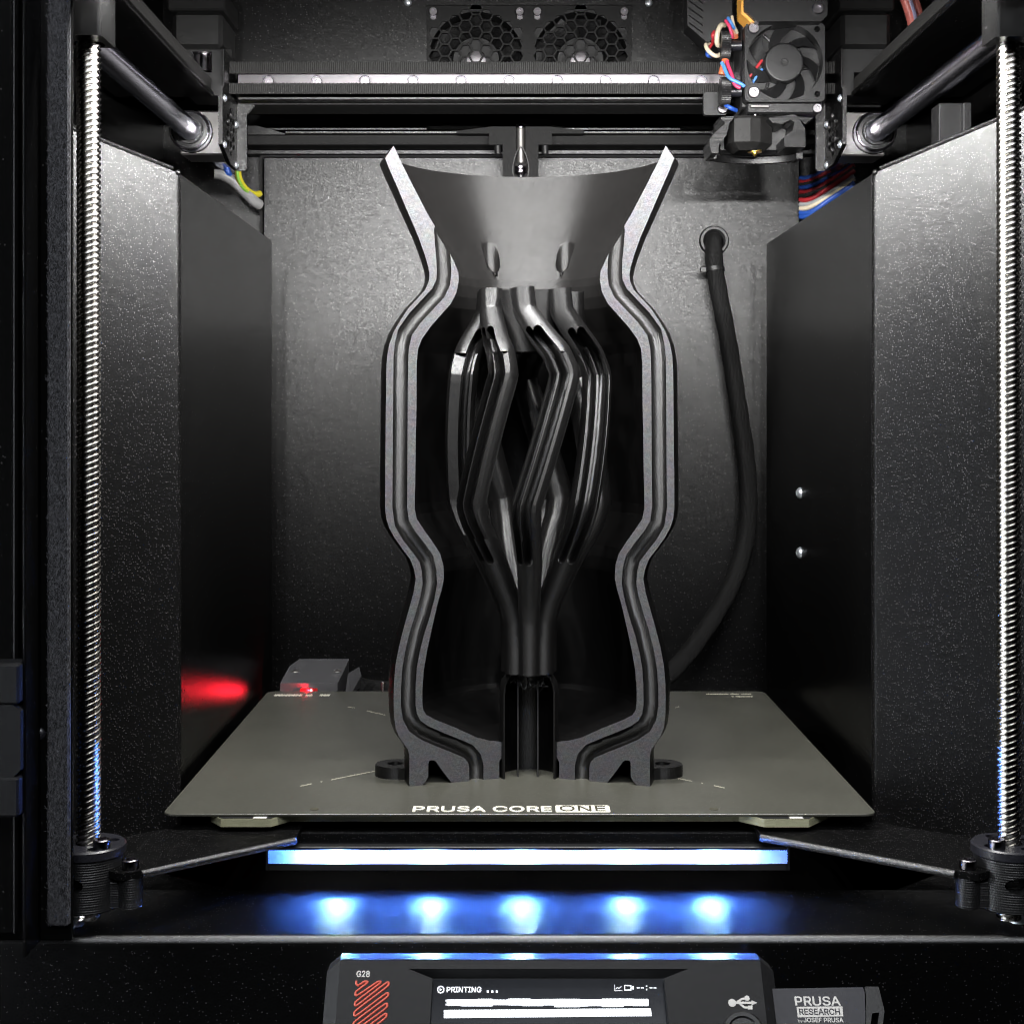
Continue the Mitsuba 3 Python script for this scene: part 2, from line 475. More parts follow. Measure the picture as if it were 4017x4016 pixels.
# the side panels, bent towards the door
ZT = H + 94.3
for side, X0, X1, Y1, sl in ((-1, -128.4, -183, 799, 12.4 / 40.4), (1, 143.0, 206, 812, 15.5 / 46.6)):
    half = math.radians(60)      # turn of the bend
    t1 = abs(X1 - X0) / math.sin(half)
    th = 1.6
    # inner face running to the back
    obj('inner_side_panel', box(X0, X0 + side * th, 577.2, Y1, ZF, ZT, 0.25), 'smooth_coat', enc)
    # rounded bend and splayed front face: outline in plan, sloping top edge
    n0 = np.array([0.0, -1.0]); dirv = np.array([side * math.sin(half), -math.cos(half)])
    r = 3.0
    cx, cy = X0 + side * r, 577.2
    out = [(cx - side * r * math.cos(a), cy - r * math.sin(a)) for a in np.linspace(0, half, 7)]
    inn = [(cx - side * (r - th) * math.cos(a), cy - (r - th) * math.sin(a)) for a in np.linspace(half, 0, 7)]
    far = np.array(out[-1]) + dirv * (t1)
    nrm = np.array([side * math.cos(half), math.sin(half)])
    pl = Polygon([*out, tuple(far), tuple(far + nrm * th), *inn])
    face = sh_man(pl, 300).translate((0, 0, ZF))
    # slope: cut by a plane through the corner rising towards the front
    ang = math.atan(sl)
    cutter = cube(-400, 400, -400, 400, 0, 200)
    up = np.array([-dirv[0] * math.sin(ang), -dirv[1] * math.sin(ang), math.cos(ang)])
    exx = np.array([dirv[0] * math.cos(ang), dirv[1] * math.cos(ang), math.sin(ang)])
    eyy = np.cross(up, exx)
    cutter = basis(cutter, exx, eyy, up, [out[3][0], out[3][1], ZT])
    obj('front_side_panel', face - cutter, 'powder_coat', enc, smooth=25)
    p0 = np.array([out[-1][0], out[-1][1], ZT + 1.3]) + np.array([*(nrm * 0.6), 0]) + exx * 1.2
    p1 = p0 + exx * (t1)
    obj('hem', sweep(np.array([p0, p1]), 1.05, 10), 'powder_coat', enc)
    obj('corner_bead', sphere(p0 - exx * 2.4 - up * 0.6, 1.3, 14), 'powder_coat', enc)
    obj('outer_wall', box(-206 if side < 0 else 236, -204 if side < 0 else 238, 482, 874, -75, 400, 0), 'smooth_coat', enc)
obj('lintel', box(-205, 235, 462, 473, 296.5, 402, 1), 'smooth_coat', enc)
obj('top_cover', box(-205, 237, 473.1, 874, 402, 404, 0.3), 'smooth_coat', enc)
# back wall with the fan opening, proud access panel, its gap shadow built as a black strip
YB = 870
a, c = at(1674, 20, YB), at(2478, 345, YB)
wall = sbox(-205, -75, 238, 400).difference(sbox(a[0], c[2], c[0], a[2]))
obj('back_wall', front(wall, YB, 1.5), 'coarse_coat', enc)
YP = 860
tl, br = at(1030, 614, YP), at(3141, 614, YP)
obj('access_panel', box(tl[0], br[0], YP, YP + 7, -70, tl[2], 1.0), 'coarse_coat', enc)
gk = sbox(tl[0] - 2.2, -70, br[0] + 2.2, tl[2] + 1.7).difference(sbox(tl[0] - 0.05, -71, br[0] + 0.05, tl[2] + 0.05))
obj('shadow_gap', front(gk, YP + 3, 7), 'soft_black', enc)
p = at(1600, 10, YB); q = at(2545, 12, YB)
for c in (p, q):
    obj('wall_screw', dome_screw([c[0], YB, c[2]], [0, -1, 0], 2.3, 1.4), 'zinc', enc)
for u, v in ((3141, 1934), (3141, 2168)):
    y = 143.0 * F / (u - CU)
    c = at(u, v, y)
    obj('panel_screw', dome_screw([143.0, y, c[2]], [-1, 0, 0], 2.9, 2.3), 'zinc', enc)
for u, v in ((290, 3624), (3996, 3612)):
    y = (H - ZF) * F / (v - CV)
    c = at(u, v, y)
    obj('floor_screw', dome_screw([c[0], y, ZF], [0, 0, 1], 3.4, 1.9), 'zinc', enc)
# grommet ring of the cable
g = at(2800, 945, YP)
ring = [(5.2, 0), (8.7, 0), (8.7, 1.2), (8.0, 2.6), (6.6, 2.6), (5.2, 1.6)]
obj('grommet', lathe(ring, (0, 0, 0), 40, 'y').translate((g[0], YP, g[2])), 'black_plastic', enc)
obj('grommet_hole', cyl([g[0], YP - 0.3, g[2]], [g[0], YP + 0.4, g[2]], 5.4, n=32), 'soft_black', enc)
# rear cross bar, the bright folded shelf edge on it
obj('cross_bar', boxuv(966, 3200, 528, 569, 842, 859, 0.5), 'soft_black', enc)
obj('upper_strip', boxuv(966, 3200, 571, 606, 859.5, 869, 0.4), 'coarse_coat', enc)
for u0, u1 in ((1118, 1795), (2288, 2790)):
    obj('shelf_edge', boxuv(u0, u1, 513, 526, 838, 868, 0.4), 'coarse_coat', enc)
    obj('shelf_lip', boxuv(u0 - 70, u1 - 120, 501, 511, 848, 868, 0.3), 'coarse_coat', enc)
for u0, u1, u2 in ((968, 1118, 1010), (2790, 3010, 2940)):
    s = [(u0, 494), (u2, 494), (u1, 524), (u1, 528), (u0, 528)] if u0 < 2000 else [(u0, 524), (u2, 494), (u1, 494), (u1, 528), (u0, 528)]
    obj('shelf_end', frontuv(s, 838, 866), 'black_plastic', enc)
obj('dark_void_box', boxuv(860, 3330, 398, 494, 856, 868, 0.5), 'soft_black', enc)  # added black box, stands in for the dark void below the beam

# rails of the top frame left and right
for side, Xi, Xo, nm in ((-1, -149.7, -200, 'left'), (1, 174.8, 232, 'right')):
    obj('frame_rail', box(Xi, Xo, 482, 748, H + 161.5, H + 164.2, 0.5), 'smooth_coat', enc)
    obj('rail_trim', box(Xi + side * 1.0, Xi + side * 2.4, 500, 747, H + 164.6, H + 170.6, 0.2), 'rubber', enc)
    obj('lower_rail', box(Xi + side * 26, Xo, 500, 860, H + 96, H + 118, 0.8), 'soft_black', enc)

# ------------------------------------------------------------------ door at the left, felt seal, hinge
door = thing('door_frame', 'black door frame post with grey felt seal at left edge', 'door frame')
YD = 470
xr, xl = at(281, 0, YD)[0], at(190, 0, YD)[0]
zb = at(0, 3690, YD)[2]
obj('post', box(-175, xr, YD + 0.6, YD + 2.4, zb, 330, 0.4), 'smooth_coat', door)
obj('added_post_fin', box(-150.6, -149.6, 456, YD + 0.5, zb, 330, 0.2), 'smooth_coat', door)  # added fin, blocks the blue bar's light from the hinge
zfelt = at(0, 3626, YD)[2]
obj('felt_seal', box(xl, xr - 0.3, YD - 1.6, YD + 0.8, zfelt, 330, 0.7), 'felt', door, label='fuzzy grey felt strip')
rng = np.random.default_rng(5)
V, Fc = [], []
for i in range(9000):
    c = np.array([rng.uniform(xl + 0.2, xr - 0.4), YD - 1.6 - rng.uniform(0, 0.25), rng.uniform(zfelt, 305)])
    a = rng.normal(0, 0.55) + math.pi / 2
    L = rng.uniform(0.5, 1.5)
    dd = np.array([math.cos(a), rng.uniform(-0.25, 0.05), math.sin(a)]) * L
    w = np.array([-math.sin(a), 0, math.cos(a)]) * 0.045
    bend = np.array([rng.normal(0, 0.2), -0.12, 0])
    k = len(V)
    V += [c - w, c + w, c + dd * 0.5 + bend + w, c + dd * 0.5 + bend - w, c + dd]
    Fc += [[k, k + 1, k + 2], [k, k + 2, k + 3], [k + 3, k + 2, k + 4]]
key = obj('fibre', trimesh.Trimesh(np.array(V), np.array(Fc), process=False), 'fibre', door, smooth=False)
labels[key] = {'label': 'loose felt fibres', 'kind': 'stuff'}
YG = 462
gx = at(57, 0, YG)[0]
obj('door_leaf', box(-300, gx, YG, YG + 5, at(0, 3668, YG)[2], 330, 1.0), 'smooth_coat', door)
obj('leaf_edge', box(gx - 0.25, gx + 0.22, YG - 0.35, YG + 3, at(0, 3660, YG)[2], 330, 0.1), 'grey_plastic', door)
hinge = thing('hinge', 'black printed three knuckle hinge on the left door edge', 'hinge')
YH = 452
obj('upper_knuckle', boxuv(-60, 73, 2605, 2762, YH, YH + 12, 0.7), 'hinge_printed', hinge)
obj('middle_knuckle', frontuv([(-60, 2764), (52, 2764), (80, 2790), (80, 3020), (52, 3047), (-60, 3047)], YH + 1, YH + 12), 'hinge_printed', hinge)
obj('lower_knuckle', boxuv(-60, 72, 3050, 3206, YH, YH + 12, 0.7), 'hinge_printed', hinge)
single('post_screw', 'small dark dome screw in the black door post', 'screw', dome_screw([at(150, 2880, YD)[0], YD + 0.6, at(150, 2880, YD)[2]], [0, -1, 0], 2.2, 1.2), 'anodised')

# ------------------------------------------------------------------ lead screws, their top blocks and nut carriers
def lead_screw_mesh(x, y, z0, z1, r=4.0, depth=0.55, pitch=2.0, starts=4, n=40):
    dz = 0.2
    zs = np.arange(z0, z1 + dz / 2, dz)
    th = np.arange(n) * 2 * math.pi / n
    Z, A = np.meshgrid(zs, th, indexing='ij')
    ph = (Z / pitch - starts * A / (2 * math.pi)) % 1.0
    w = np.abs(ph - 0.5) * 2                       # 0 at the crest's middle
    k = np.clip((w - 0.34) / 0.30, 0, 1)
    k = k * k * (3 - 2 * k)
    R = r - depth * k
    v = np.stack([x + R * np.cos(A), y + R * np.sin(A), Z], -1).reshape(-1, 3)
    i, j = np.meshgrid(np.arange(len(zs) - 1), np.arange(n), indexing='ij')
    q = np.stack([i * n + j, i * n + (j + 1) % n, (i + 1) * n + (j + 1) % n, (i + 1) * n + j], -1).reshape(-1, 4)
    return trimesh.Trimesh(v, np.vstack([q[:, [0, 1, 2]], q[:, [0, 2, 3]]]), process=False)


YS = 490
XL, XR = at(348, 0, YS)[0], at(3957, 0, YS)[0]
for X, side, lab in ((XL, -1, 'left'), (XR, 1, 'right')):
    single('lead_screw', f'tall shiny threaded lead screw standing at the {lab} side of the chamber', 'lead screw', lead_screw_mesh(X, YS, -24, 296), 'thread_steel', 'vertical lead screws', smooth=40)
for side, xi, xo, y0, y1, vb, lab in ((-1, at(397, 0, 478)[0], -175, 478, 495, 138, 'left'), (1, at(3906, 0, 478)[0], 205, 478, 492, 143, 'right')):
    z = at(0, vb, 478)[2]
    prof = Polygon([(xi, y1), (xi, y0 + 1.6), (xi + side * 0.47, y0 + 0.47), (xi + side * 1.6, y0), (xo, y0), (xo, y1)])
    m = sh_man(prof, 60).translate((0, 0, z))
    m = m - cyl([XL if side < 0 else XR, YS, z - 1], [XL if side < 0 else XR, YS, z + 2.5], 5.2, n=36)
    single('screw_block', f'black block holding the top of the {lab} lead screw', 'block', m, 'smooth_coat', 'lead screw top blocks', smooth=25)

for X, side, lab in ((XL, -1, 'left'), (XR, 1, 'right')):
    nc = thing('nut_carrier', f'black ribbed nut holder at the foot of the {lab} lead screw', 'nut holder', 'lead screw nut holders')
    zt, zm, zb = at(0, 3346, 478)[2], at(0, 3386, 478)[2], at(0, 3590, 479)[2]
    body = lathe([(0, zb), (10.9, zb), (11.4, zb + 0.5), (11.4, zm - 0.05), (0, zm - 0.05)], (X, YS, 0), 64)
    bx = X - side * 15.2
    by = YS - 5.0
    pz = at(0, 3416, by - 3)[2] - 2.4
    body = body + lathe([(0, zb + 1.0), (3.6, zb + 1.0), (4.0, zb + 1.4), (4.0, pz), (0, pz)], (bx, by, 0), 32) + box(min(bx, X), max(bx, X), by - 2, by + 2, zb + 1, pz - 1.5, 0.2)
    hx = X - (3.5 if side < 0 else 0)
    body = body - cyl([hx, YS - 20, (zm + zb) / 2 + 0.8], [hx, YS - 5, (zm + zb) / 2 + 0.8], 1, n=36).translate((-hx, 0, -(zm + zb) / 2 - 0.8)).scale((4.8, 1, 2.6)).translate((hx, 0, (zm + zb) / 2 + 0.8))
    body = body - cyl([X, YS, zm - 10], [X, YS, zm + 5], 4.9, n=32)
    obj('holder', body, 'matte_printed', nc, smooth=35)
    fl = lathe([(4.2, zm), (11.9, zm), (12.2, zm + 0.3), (12.2, zt - 0.5), (11.7, zt), (4.2, zt)], (X, YS, 0), 64)
    for a in (25, 115, 205, 295):
        fl = fl - cyl([X + 8.2 * math.cos(math.radians(a)), YS + 8.2 * math.sin(math.radians(a)), zm - 1], [X + 8.2 * math.cos(math.radians(a)), YS + 8.2 * math.sin(math.radians(a)), zt + 1], 1.9, n=20)
    obj('flange', fl, 'anodised', nc, smooth=35)
    a = math.radians(-70 if side < 0 else 245)
    # cap screw in the flange and on the lug
    obj('cap_screw', socket_screw([X - side * 6.0, YS - 6.0, zt], [0, 0, 1]), 'brushed_steel', nc)
    obj('cap_screw', socket_screw([bx, by, pz + 2.6], [0, 0, 1]), 'brushed_steel', nc)

# ------------------------------------------------------------------ bed carriage with arms, glowing bar
car = thing('bed_carriage', 'black sheet metal carriage under the heated bed with two outstretched arms', 'carriage')
pz = at(0, 3416, 482)[2] - 2.4
obj('arm', sh_man(Polygon([(148, 482), (154, 479.5), (160, 484), (165, 500), (165, 520), (127, 544), (90, 566), (90, 525)]).buffer(-1.0).buffer(1.0), 2.4).translate((0, 0, pz)), 'powder_coat', car)
obj('arm', sh_man(Polygon([(-121, 482), (-127, 479.5), (-133, 484), (-138, 500), (-138, 520), (-112, 541), (-75, 566), (-75, 521)]).buffer(-1.0).buffer(1.0), 2.4).translate((0, 0, pz)), 'powder_coat', car)
ze = pz + 1.2  # beads added along the arm edges to carry a highlight
obj('added_arm_bead', sweep(np.array([[147, 482.6, ze], [118.5, 503.7, ze], [90.5, 524.4, ze]]), 1.35, 12), 'lit_edge_coat', car)
obj('added_arm_bead', sweep(np.array([[-120.4, 482.5, ze], [-98, 501.5, ze], [-75.5, 520.5, ze]]), 1.35, 12), 'lit_edge_coat', car)
obj('tray', box(-86, 104, 542, 775, -12.5, -10, 0.4), 'powder_coat', car)
z0, z1 = at(0, 3332, 533)[2], at(0, 3264, 533)[2]
obj('front_flange', box(at(1150, 0, 533)[0], at(3100, 0, 533)[0], 533, 535, z0 + 0.3, z1, 0.5), 'powder_coat', car)
obj('flange_top', box(at(1150, 0, 533)[0], at(3100, 0, 533)[0], 535.05, 560, z1 - 1.6, z1 - 0.2, 0.4), 'powder_coat', car)

bar = thing('light_bar', 'long glowing blue light bar under the front of the heated bed', 'light bar')
YL = 527
xa, xb = at(1052, 0, YL)[0], at(3088, 0, YL)[0]
zt, zb = at(0, 3334, YL)[2], at(0, 3386, YL)[2]
zc = at(0, 3414, YL)[2]
obj('lens', quad([(xa + xb) / 2, YL, (zt + zb) / 2], [(xb - xa) / 2, 0, 0], [0, 0, (zt - zb) / 2]), 'diffuser', bar, smooth=False)
obj('casing', box(xa, xb, YL + 0.2, YL + 9, zt + 0.02, zt + 1.2, 0.2) + box(xa, xb, YL - 0.2, YL + 9, zc, zb - 0.02, 0.3) + box(xa, xb, YL + 7.5, YL + 9, zc, zt + 1, 0.2)
    + box(xa - 1, xa, YL + 0.2, YL + 9, zc, zt + 1.2, 0.1) + box(xb, xb + 1, YL + 0.2, YL + 9, zc, zt + 1.2, 0.1), 'black_plastic', bar)
obj('circuit_board', box(xa + 2, xb - 2, YL + 3.6, YL + 7.4, zb + 0.2, zt - 0.2, 0), 'lamp_body', bar)
for ud in (640, 815, 985, 1178, 1338):
    lamp('lamp', quad([at(ud * 2.0792, 0, 533)[0], YL + 3.3, (zt + zb) / 2], [2.4, 0, 0], [0, 0, 1.2]), bar, [0.060, 0.20, 1.0], BLUE_LED, 1.3)

# ------------------------------------------------------------------ heated bed and print sheet
Y0, Y1 = 529, 764
xl0, xr0 = at(632, 0, Y0)[0] + 0.2, at(3443, 0, Y0)[0]
bed = thing('heated_bed', 'pale edged heater board below the print sheet with two front tabs', 'heated bed')
outl = Polygon([(xl0 + 34, 534), (-108, 534), (-103, 527), (-85, 527), (-79, 534), (84, 534), (92, 526.5), (108, 526.5), (114, 534), (xr0 - 10, 545), (xr0 - 6, 758), (xl0 + 6, 758), (xl0 + 10, 545)])
obj('board', sh_man(outl, 2.9).translate((0, 0, -4.0)), 'board_laminate', bed, smooth=False)
obj('solder_mask', sh_man(outl.buffer(-0.15), 0.12).translate((0, 0, -1.09)), 'soft_black', bed, smooth=False)
for u in (1021, 3122):
    c = at(u, 3208, 528.6)
    obj('pad', box(c[0] - 2.4, c[0] + 2.4, 527.0, 530.5, -0.98, -0.9, 0.0), 'label_white', bed)
sheet = thing('print_sheet', 'olive grey coated steel sheet lying on the heated bed', 'print sheet')
sp = Polygon([(xl0, Y0), (xr0, Y0), (xr0, Y1), (xl0, Y1)]).buffer(-5).buffer(5, quad_segs=10)
plate = sh_man(sp, 0.8).translate((0, 0, -0.8))
plate = Manifold.batch_hull([sh_man(sp, 0.5).translate((0, 0, -0.65)), sh_man(sp.buffer(-0.15), 0.8).translate((0, 0, -0.8))])
obj('plate', plate, 'sheet_coating', sheet)
# printed name along the front edge
yv = lambda v: H * F / (v - CV)
ya, yb = yv(3183), yv(3163)
xw = lambda u, v: at(u, v, yv(v))[0]
ex, ey = [1, 0, 0], [0, 1, 0]
x0 = xw(1617, 3183); x1 = xw(2166, 3183)
obj('lettering', text('PRUSA CORE', yb - ya, [x0, ya, 0], ex, ey, 0.3, True, x1 - x0, -0.08), 'white_ink', sheet, smooth=False)
bx0, bx1 = xw(2180, 3183), xw(2395, 3183)
badge = sbox(bx0, ya - 1.0, bx1, yb + 1.2).buffer(-0.8).buffer(0.8)
wb = bx1 - bx0
obj('badge', sh_man(badge, 0.3).translate((0, 0, -0.08)), 'white_ink', sheet, smooth=False)
obj('lettering', text('ONE', yb - ya, [bx0 + wb * 0.08, ya + 0.2, 0], ex, ey, 0.3, False, wb * 0.84, 0.08), 'dark_ink', sheet, smooth=False)
obj('badge_dot', cyl([bx0 + wb * 0.215, (ya + yb) / 2, -0.08], [bx0 + wb * 0.215, (ya + yb) / 2, 0.5], 1.0, n=20), 'white_ink', sheet, smooth=False)


def mark(u0, v0, u1, v1, w=0.35, mat='faint_ink'):
    a, c = np.array([xw(u0, v0), yv(v0)]), np.array([xw(u1, v1), yv(v1)])
    s = LineString([a, c]).buffer(w / 2, cap_style='flat')
    obj('guide_mark', sh_man(s, 0.3).translate((0, 0, -0.1)), mat, sheet, smooth=False)


for L in ((1178, 3083, 1222, 3074), (1258, 3066, 1264, 3065), (1300, 3058, 1480, 3022), (2842, 3090, 2800, 3081), (2758, 3072, 2752, 3071), (2715, 3064, 2660, 3053),
          (1365, 2772, 1390, 2776), (1440, 2788, 1510, 2804), (2650, 2775, 2665, 2771)):
    mark(*L)
for u in (1233, 2800):
    c = [xw(u, 3173), yv(3173)]
    obj('dimple', sh_man(Point(*c).buffer(1.6), 0.3).translate((0, 0, -0.1)), 'dark_ink', sheet, smooth=False)
rng = np.random.default_rng(9)
for (u0, u1, v, h, n, mat) in ((1078, 1296, 2724, 5, 16, 'white_ink'), (2768, 2946, 2721, 2.6, 26, 'faint_ink'), (2868, 2952, 2730, 2.6, 10, 'faint_ink')):
    s = []
    xs = np.linspace(u0, u1, n + 1)
    for i in range(n):
        if rng.random() < 0.1:
            continue
        xa_, xb_ = xw(xs[i] + 0.8, v), xw(xs[i + 1] - 0.8, v)
        yy = yv(v + h) + 0
        s.append(sbox(xa_, yv(v + h), xb_, yv(v)))
    obj('small_print', sh_man(unary_union(s), 0.3).translate((0, 0, -0.1)), mat, sheet, smooth=False)
p = at(1497, 2728, 758)
single('locating_pin', 'small shiny locating pin standing at the rear edge of the print sheet', 'pin', lathe([(0, -2), (1.1, -2), (1.1, 3.8), (0.7, 4.5), (0, 4.6)], (p[0], 766.5, 0), 20), 'steel')

# cable cover behind the sheet with the red lamp
cov = thing('cable_cover', 'black wedge shaped cable cover behind the rear left of the sheet', 'cable cover')
a0, a1 = at(1099, 0, 767)[0], at(1324, 0, 767)[0]
pts = []
bot = -4.5
A = [(a0, 767), (a0 + 0.6, 777), (a0 + 1.6, 790), (a0 + 5.5, 800), (a1 + 2.4, 800), (a1 + 1.5, 783), (a1, 767)]
zt = lambda y: 3.6 + (y - 767) * 0.22
V = np.array([[x, y, zt(y)] for x, y in A] + [[x, y, -3.0] for x, y in A])
obj('cover', Manifold.hull_points(V.astype(np.float32)), 'cover_grey', cov, smooth=25)
V = np.array([[a1 + 3.6, 785, 5.6], [a1 + 8, 800, 6.5], [a1 + 10, 792, 3.0], [a1 + 3.4, 772, -3], [a1 + 6.5, 770, -3], [a1 + 10.5, 796, -3], [a1 + 3.4, 798, -3]])
obj('side_fin', Manifold.hull_points(V.astype(np.float32)), 'cover_grey', cov, smooth=False)
for u, v in ((1160, 2647), (1323, 2648)):
    c = at(u, v, 783)
    obj('screw', dome_screw([c[0], 783, zt(783) - 0.1], [0, -0.2, 1], 2.2, 1.0), 'grey_metal', cov)
c = at(1211, 2711, 766)
obj('lamp_window', box(c[0] - 4.6, c[0] + 4.6, 766.2, 768, -1.6, 1.0, 0.2), 'red_lens', cov)
lamp('lamp', quad([c[0], 765.8, c[2] + 0.5], [0.06, -0.5, 0.0], [0.05, 0.0, 0.5]), cov, [1.0, 0.012, 0.03], RED_LED, 1)
lamp('lamp', Manifold.sphere(0.7, 14).translate((c[0] + 1.2, 766.2, c[2] + 0.5)), cov, [1.0, 0.10, 0.10], 0.5, 0.3)

# braided cable
pts = [(2800, 950, 864), (2800, 965, 852), (2803, 1040, 846), (2820, 1150, 845), (2855, 1330, 845), (2888, 1540, 845), (2922, 1760, 845), (2936, 1930, 843), (2925, 2110, 840), (2870, 2290, 835),
       (2780, 2450, 828), (2680, 2585, 820), (2560, 2690, 812), (2350, 2740, 806), (2000, 2740, 803), (1600, 2712, 800), (1450, 2700, 797), (1400, 2690, 790)]
cab = thing('cable_sleeve', 'thick black braided cable hanging down the rear wall from its grommet', 'cable')
pth = wirepath(pts, 160)
d = np.r_[0, np.cumsum(np.linalg.norm(np.diff(pth, axis=0), axis=1))]
obj('sleeve', sweep(pth, 5.0 + 0.15 * np.sin(d * 0.35) + 0.1 * np.sin(d * 1.1), 20), 'braid', cab, smooth=60)
k = int(np.argmin(np.abs(pth[:, 2] - at(0, 1050, 846)[2])))
tt = pth[k + 1] - pth[k - 1]; tt /= np.linalg.norm(tt)
obj('cable_tie', cyl(pth[k] - tt * 1.2, pth[k] + tt * 1.2, 5.6, n=28) + box(pth[k][0] - 8.5, pth[k][0] - 5, pth[k][1] - 1.5, pth[k][1] + 1.5, pth[k][2] - 1.6, pth[k][2] + 1.6, 0.3), 'black_plastic', cab)

# ------------------------------------------------------------------ the printed model: a sectioned nozzle with tube core
S70, C70 = math.sin(math.radians(70)), math.cos(math.radians(70))
XA, YA = 8.43, 585.4


def face_rz(cx, cy, off):
    """Point of the left cut face in the model's own (radius, height), measured on a crop of the photograph."""
    u, v = 1440 + cx * 0.6729, off + cy * 0.6729
    k = (u - CU) / F
    r = (XA - k * YA) / (S70 - k * C70)
    return r, H - (v - CV) * (YA - r * C70) / F


def rz(lst):
    return [face_rz(x, y, o) for o, l in lst for x, y in l]


outer = rz([(500, [(105, 180), (135, 255), (170, 335), (225, 465), (300, 640), (337, 745), (357, 815), (364, 860), (360, 895), (340, 945), (300, 990), (240, 1055), (190, 1130)]),
            (1100, [(155, 300), (130, 370), (117, 440), (112, 520), (109, 800), (106, 1100), (105, 1330), (112, 1390), (128, 1440), (160, 1500), (210, 1570), (250, 1622), (273, 1680)]),
            (2000, [(284, 400), (271, 480), (246, 570), (215, 680), (185, 800), (166, 900), (157, 1000), (155, 1100), (157, 1200), (166, 1270), (185, 1320), (212, 1358), (238, 1395), (246, 1430)])])
foot = rz([(2000, [(246, 1600)])])
foot = [(foot[0][0], 0.0)]
r_ = lambda x, y: face_rz(x, y, 2000)
foot += [(r_(322, 1600)[0], 0.0), (r_(342, 1585)[0], 1.4), (r_(356, 1565)[0], 3.0), r_(357, 1475), r_(364, 1460), r_(386, 1457), r_(402, 1466), r_(432, 1510), (r_(470, 1570)[0], 2.0), (r_(492, 1590)[0], 0.0)]
foot += [(r_(770, 1570)[0], 0.0), r_(770, 1465), r_(786, 1440), r_(786, 1352)]
inner_ = rz([(2000, [(745, 1345), (715, 1343), (640, 1325), (520, 1270), (400, 1222), (345, 1193), (328, 1165), (322, 1120), (322, 1050), (331, 930), (350, 820), (380, 680), (410, 550), (436, 460), (448, 400)]),
             (1100, [(448, 1715), (444, 1655), (425, 1590), (380, 1520), (330, 1450), (290, 1390), (278, 1330), (283, 1000), (288, 700), (290, 480), (297, 400), (320, 340), (370, 270), (440, 190)]),
             (500, [(490, 1025), (522, 960), (535, 890), (531, 840), (505, 780), (455, 675), (400, 585), (348, 495), (270, 345), (205, 215), (155, 107)])])
profile = outer + foot + inner_
pg = Polygon(profile).buffer(0)
pg = pg.buffer(0.25, quad_segs=3).buffer(-0.25, quad_segs=3)
shell = CrossSection([np.array(pg.exterior.coords)[:-1]], m3.FillRule.NonZero).revolve(220, 220.0).rotate((0, 0, -20))
chan = rz([(500, [(432, 600), (438, 690), (446, 770), (449, 850), (443, 905), (415, 965), (350, 1035), (280, 1110)]),
           (1100, [(222, 300), (203, 380), (197, 450), (195, 620), (194, 800), (192, 1100), (190, 1320), (203, 1415), (243, 1485), (298, 1555), (345, 1620), (362, 1690)]),
           (2000, [(366, 430), (352, 510), (322, 620), (290, 720), (263, 830), (248, 920), (241, 1020), (240, 1140), (250, 1205), (278, 1258), (335, 1298), (420, 1335), (520, 1375), (590, 1405), (625, 1445), (637, 1490), (637, 1540), (637, 1620)])])
chan = np.array(chan)


def chan_cut(deg, r=2.95, stop=None):
    a = math.radians(deg)
    r = r if stop is None else 3.5
    way = chan if stop is None else np.vstack([[chan[0] + [-0.6, 5.5]], chan[:stop] - [1.0, 0]])
    P = np.array([[c[0] * math.cos(a), c[0] * math.sin(a), c[1]] for c in way])
    balls = [Manifold.sphere(r, 20).translate(tuple(q)) for q in P]
    return Manifold.batch_boolean([Manifold.batch_hull([balls[i], balls[i + 1]]) for i in range(len(balls) - 1)], m3.OpType.Add)


for deg, stop in ((-20, None), (200, None), (90 - 26, 8), (90 + 26, 8)):
    shell = shell - chan_cut(deg, stop=stop)


def printed(part, solid, mat, parent, angle=30, turned=True, **more):
    """A printed piece; its u runs up along the layers' stacking direction, so that the layer lines spread the shine upwards."""
    m = to_tri(solid)
    m = trimesh.graph.smooth_shade(trimesh.Trimesh(m.vertices, m.faces, process=True), angle=math.radians(angle), facet_minarea=None)
    v = np.array(m.vertices) * MM
    side_ = np.arctan2(v[:, 0] - XA * MM, v[:, 1] - YA * MM) * 0.05 if turned else v[:, 0]
    return obj_raw(part, trimesh.Trimesh(v, m.faces, process=False), mat, parent, smooth=True, uv=np.stack([v[:, 2], side_], 1), **more)


def obj_raw(part, m, mat, parent, **more):
    key = numbered_part(f'{parent}__{part}')
    scene[key] = mikit.ply(m, mat, **more)
    return key


model = thing('printed_model', 'tall black printed cutaway of a rocket nozzle with twisted inner tubes', 'printed model')
sm = to_tri(shell.translate((XA, YA, 0)))
fn_ = np.cross(sm.triangles[:, 1] - sm.triangles[:, 0], sm.triangles[:, 2] - sm.triangles[:, 0])
fn_ /= np.linalg.norm(fn_, axis=1, keepdims=True) + 1e-12
cen = sm.triangles.mean(1) - [XA, YA, 0]
flat = np.zeros(len(fn_), bool)
for sgn in (-1, 1):
    nn = np.array([-sgn * C70, -S70, 0])
    on_ = (fn_ @ nn > 0.999) & (np.abs(cen @ nn) < 0.02)
    printed('cut_face', trimesh.Trimesh(sm.vertices, sm.faces[on_], process=False), 'cut_surface', model)
    flat |= on_
up_ = sm.triangles.mean(1)[:, 2] > H + 30.0
printed('flared_bell', trimesh.Trimesh(sm.vertices, sm.faces[~flat & up_], process=False), 'stepped_plastic', model, 40)
near_ = np.zeros(len(fn_), bool)
for sgn in (-1, 1):
    near_ |= (np.abs(cen @ np.array([-sgn * C70, -S70, 0])) < 3.1) & (cen @ np.array([sgn * S70, -C70, 0]) > 8)
near_ &= np.abs(np.hypot(cen[:, 0], cen[:, 1])) > 12
prof_r = np.interp(cen[:, 2], chan[::-1, 1], chan[::-1, 0])
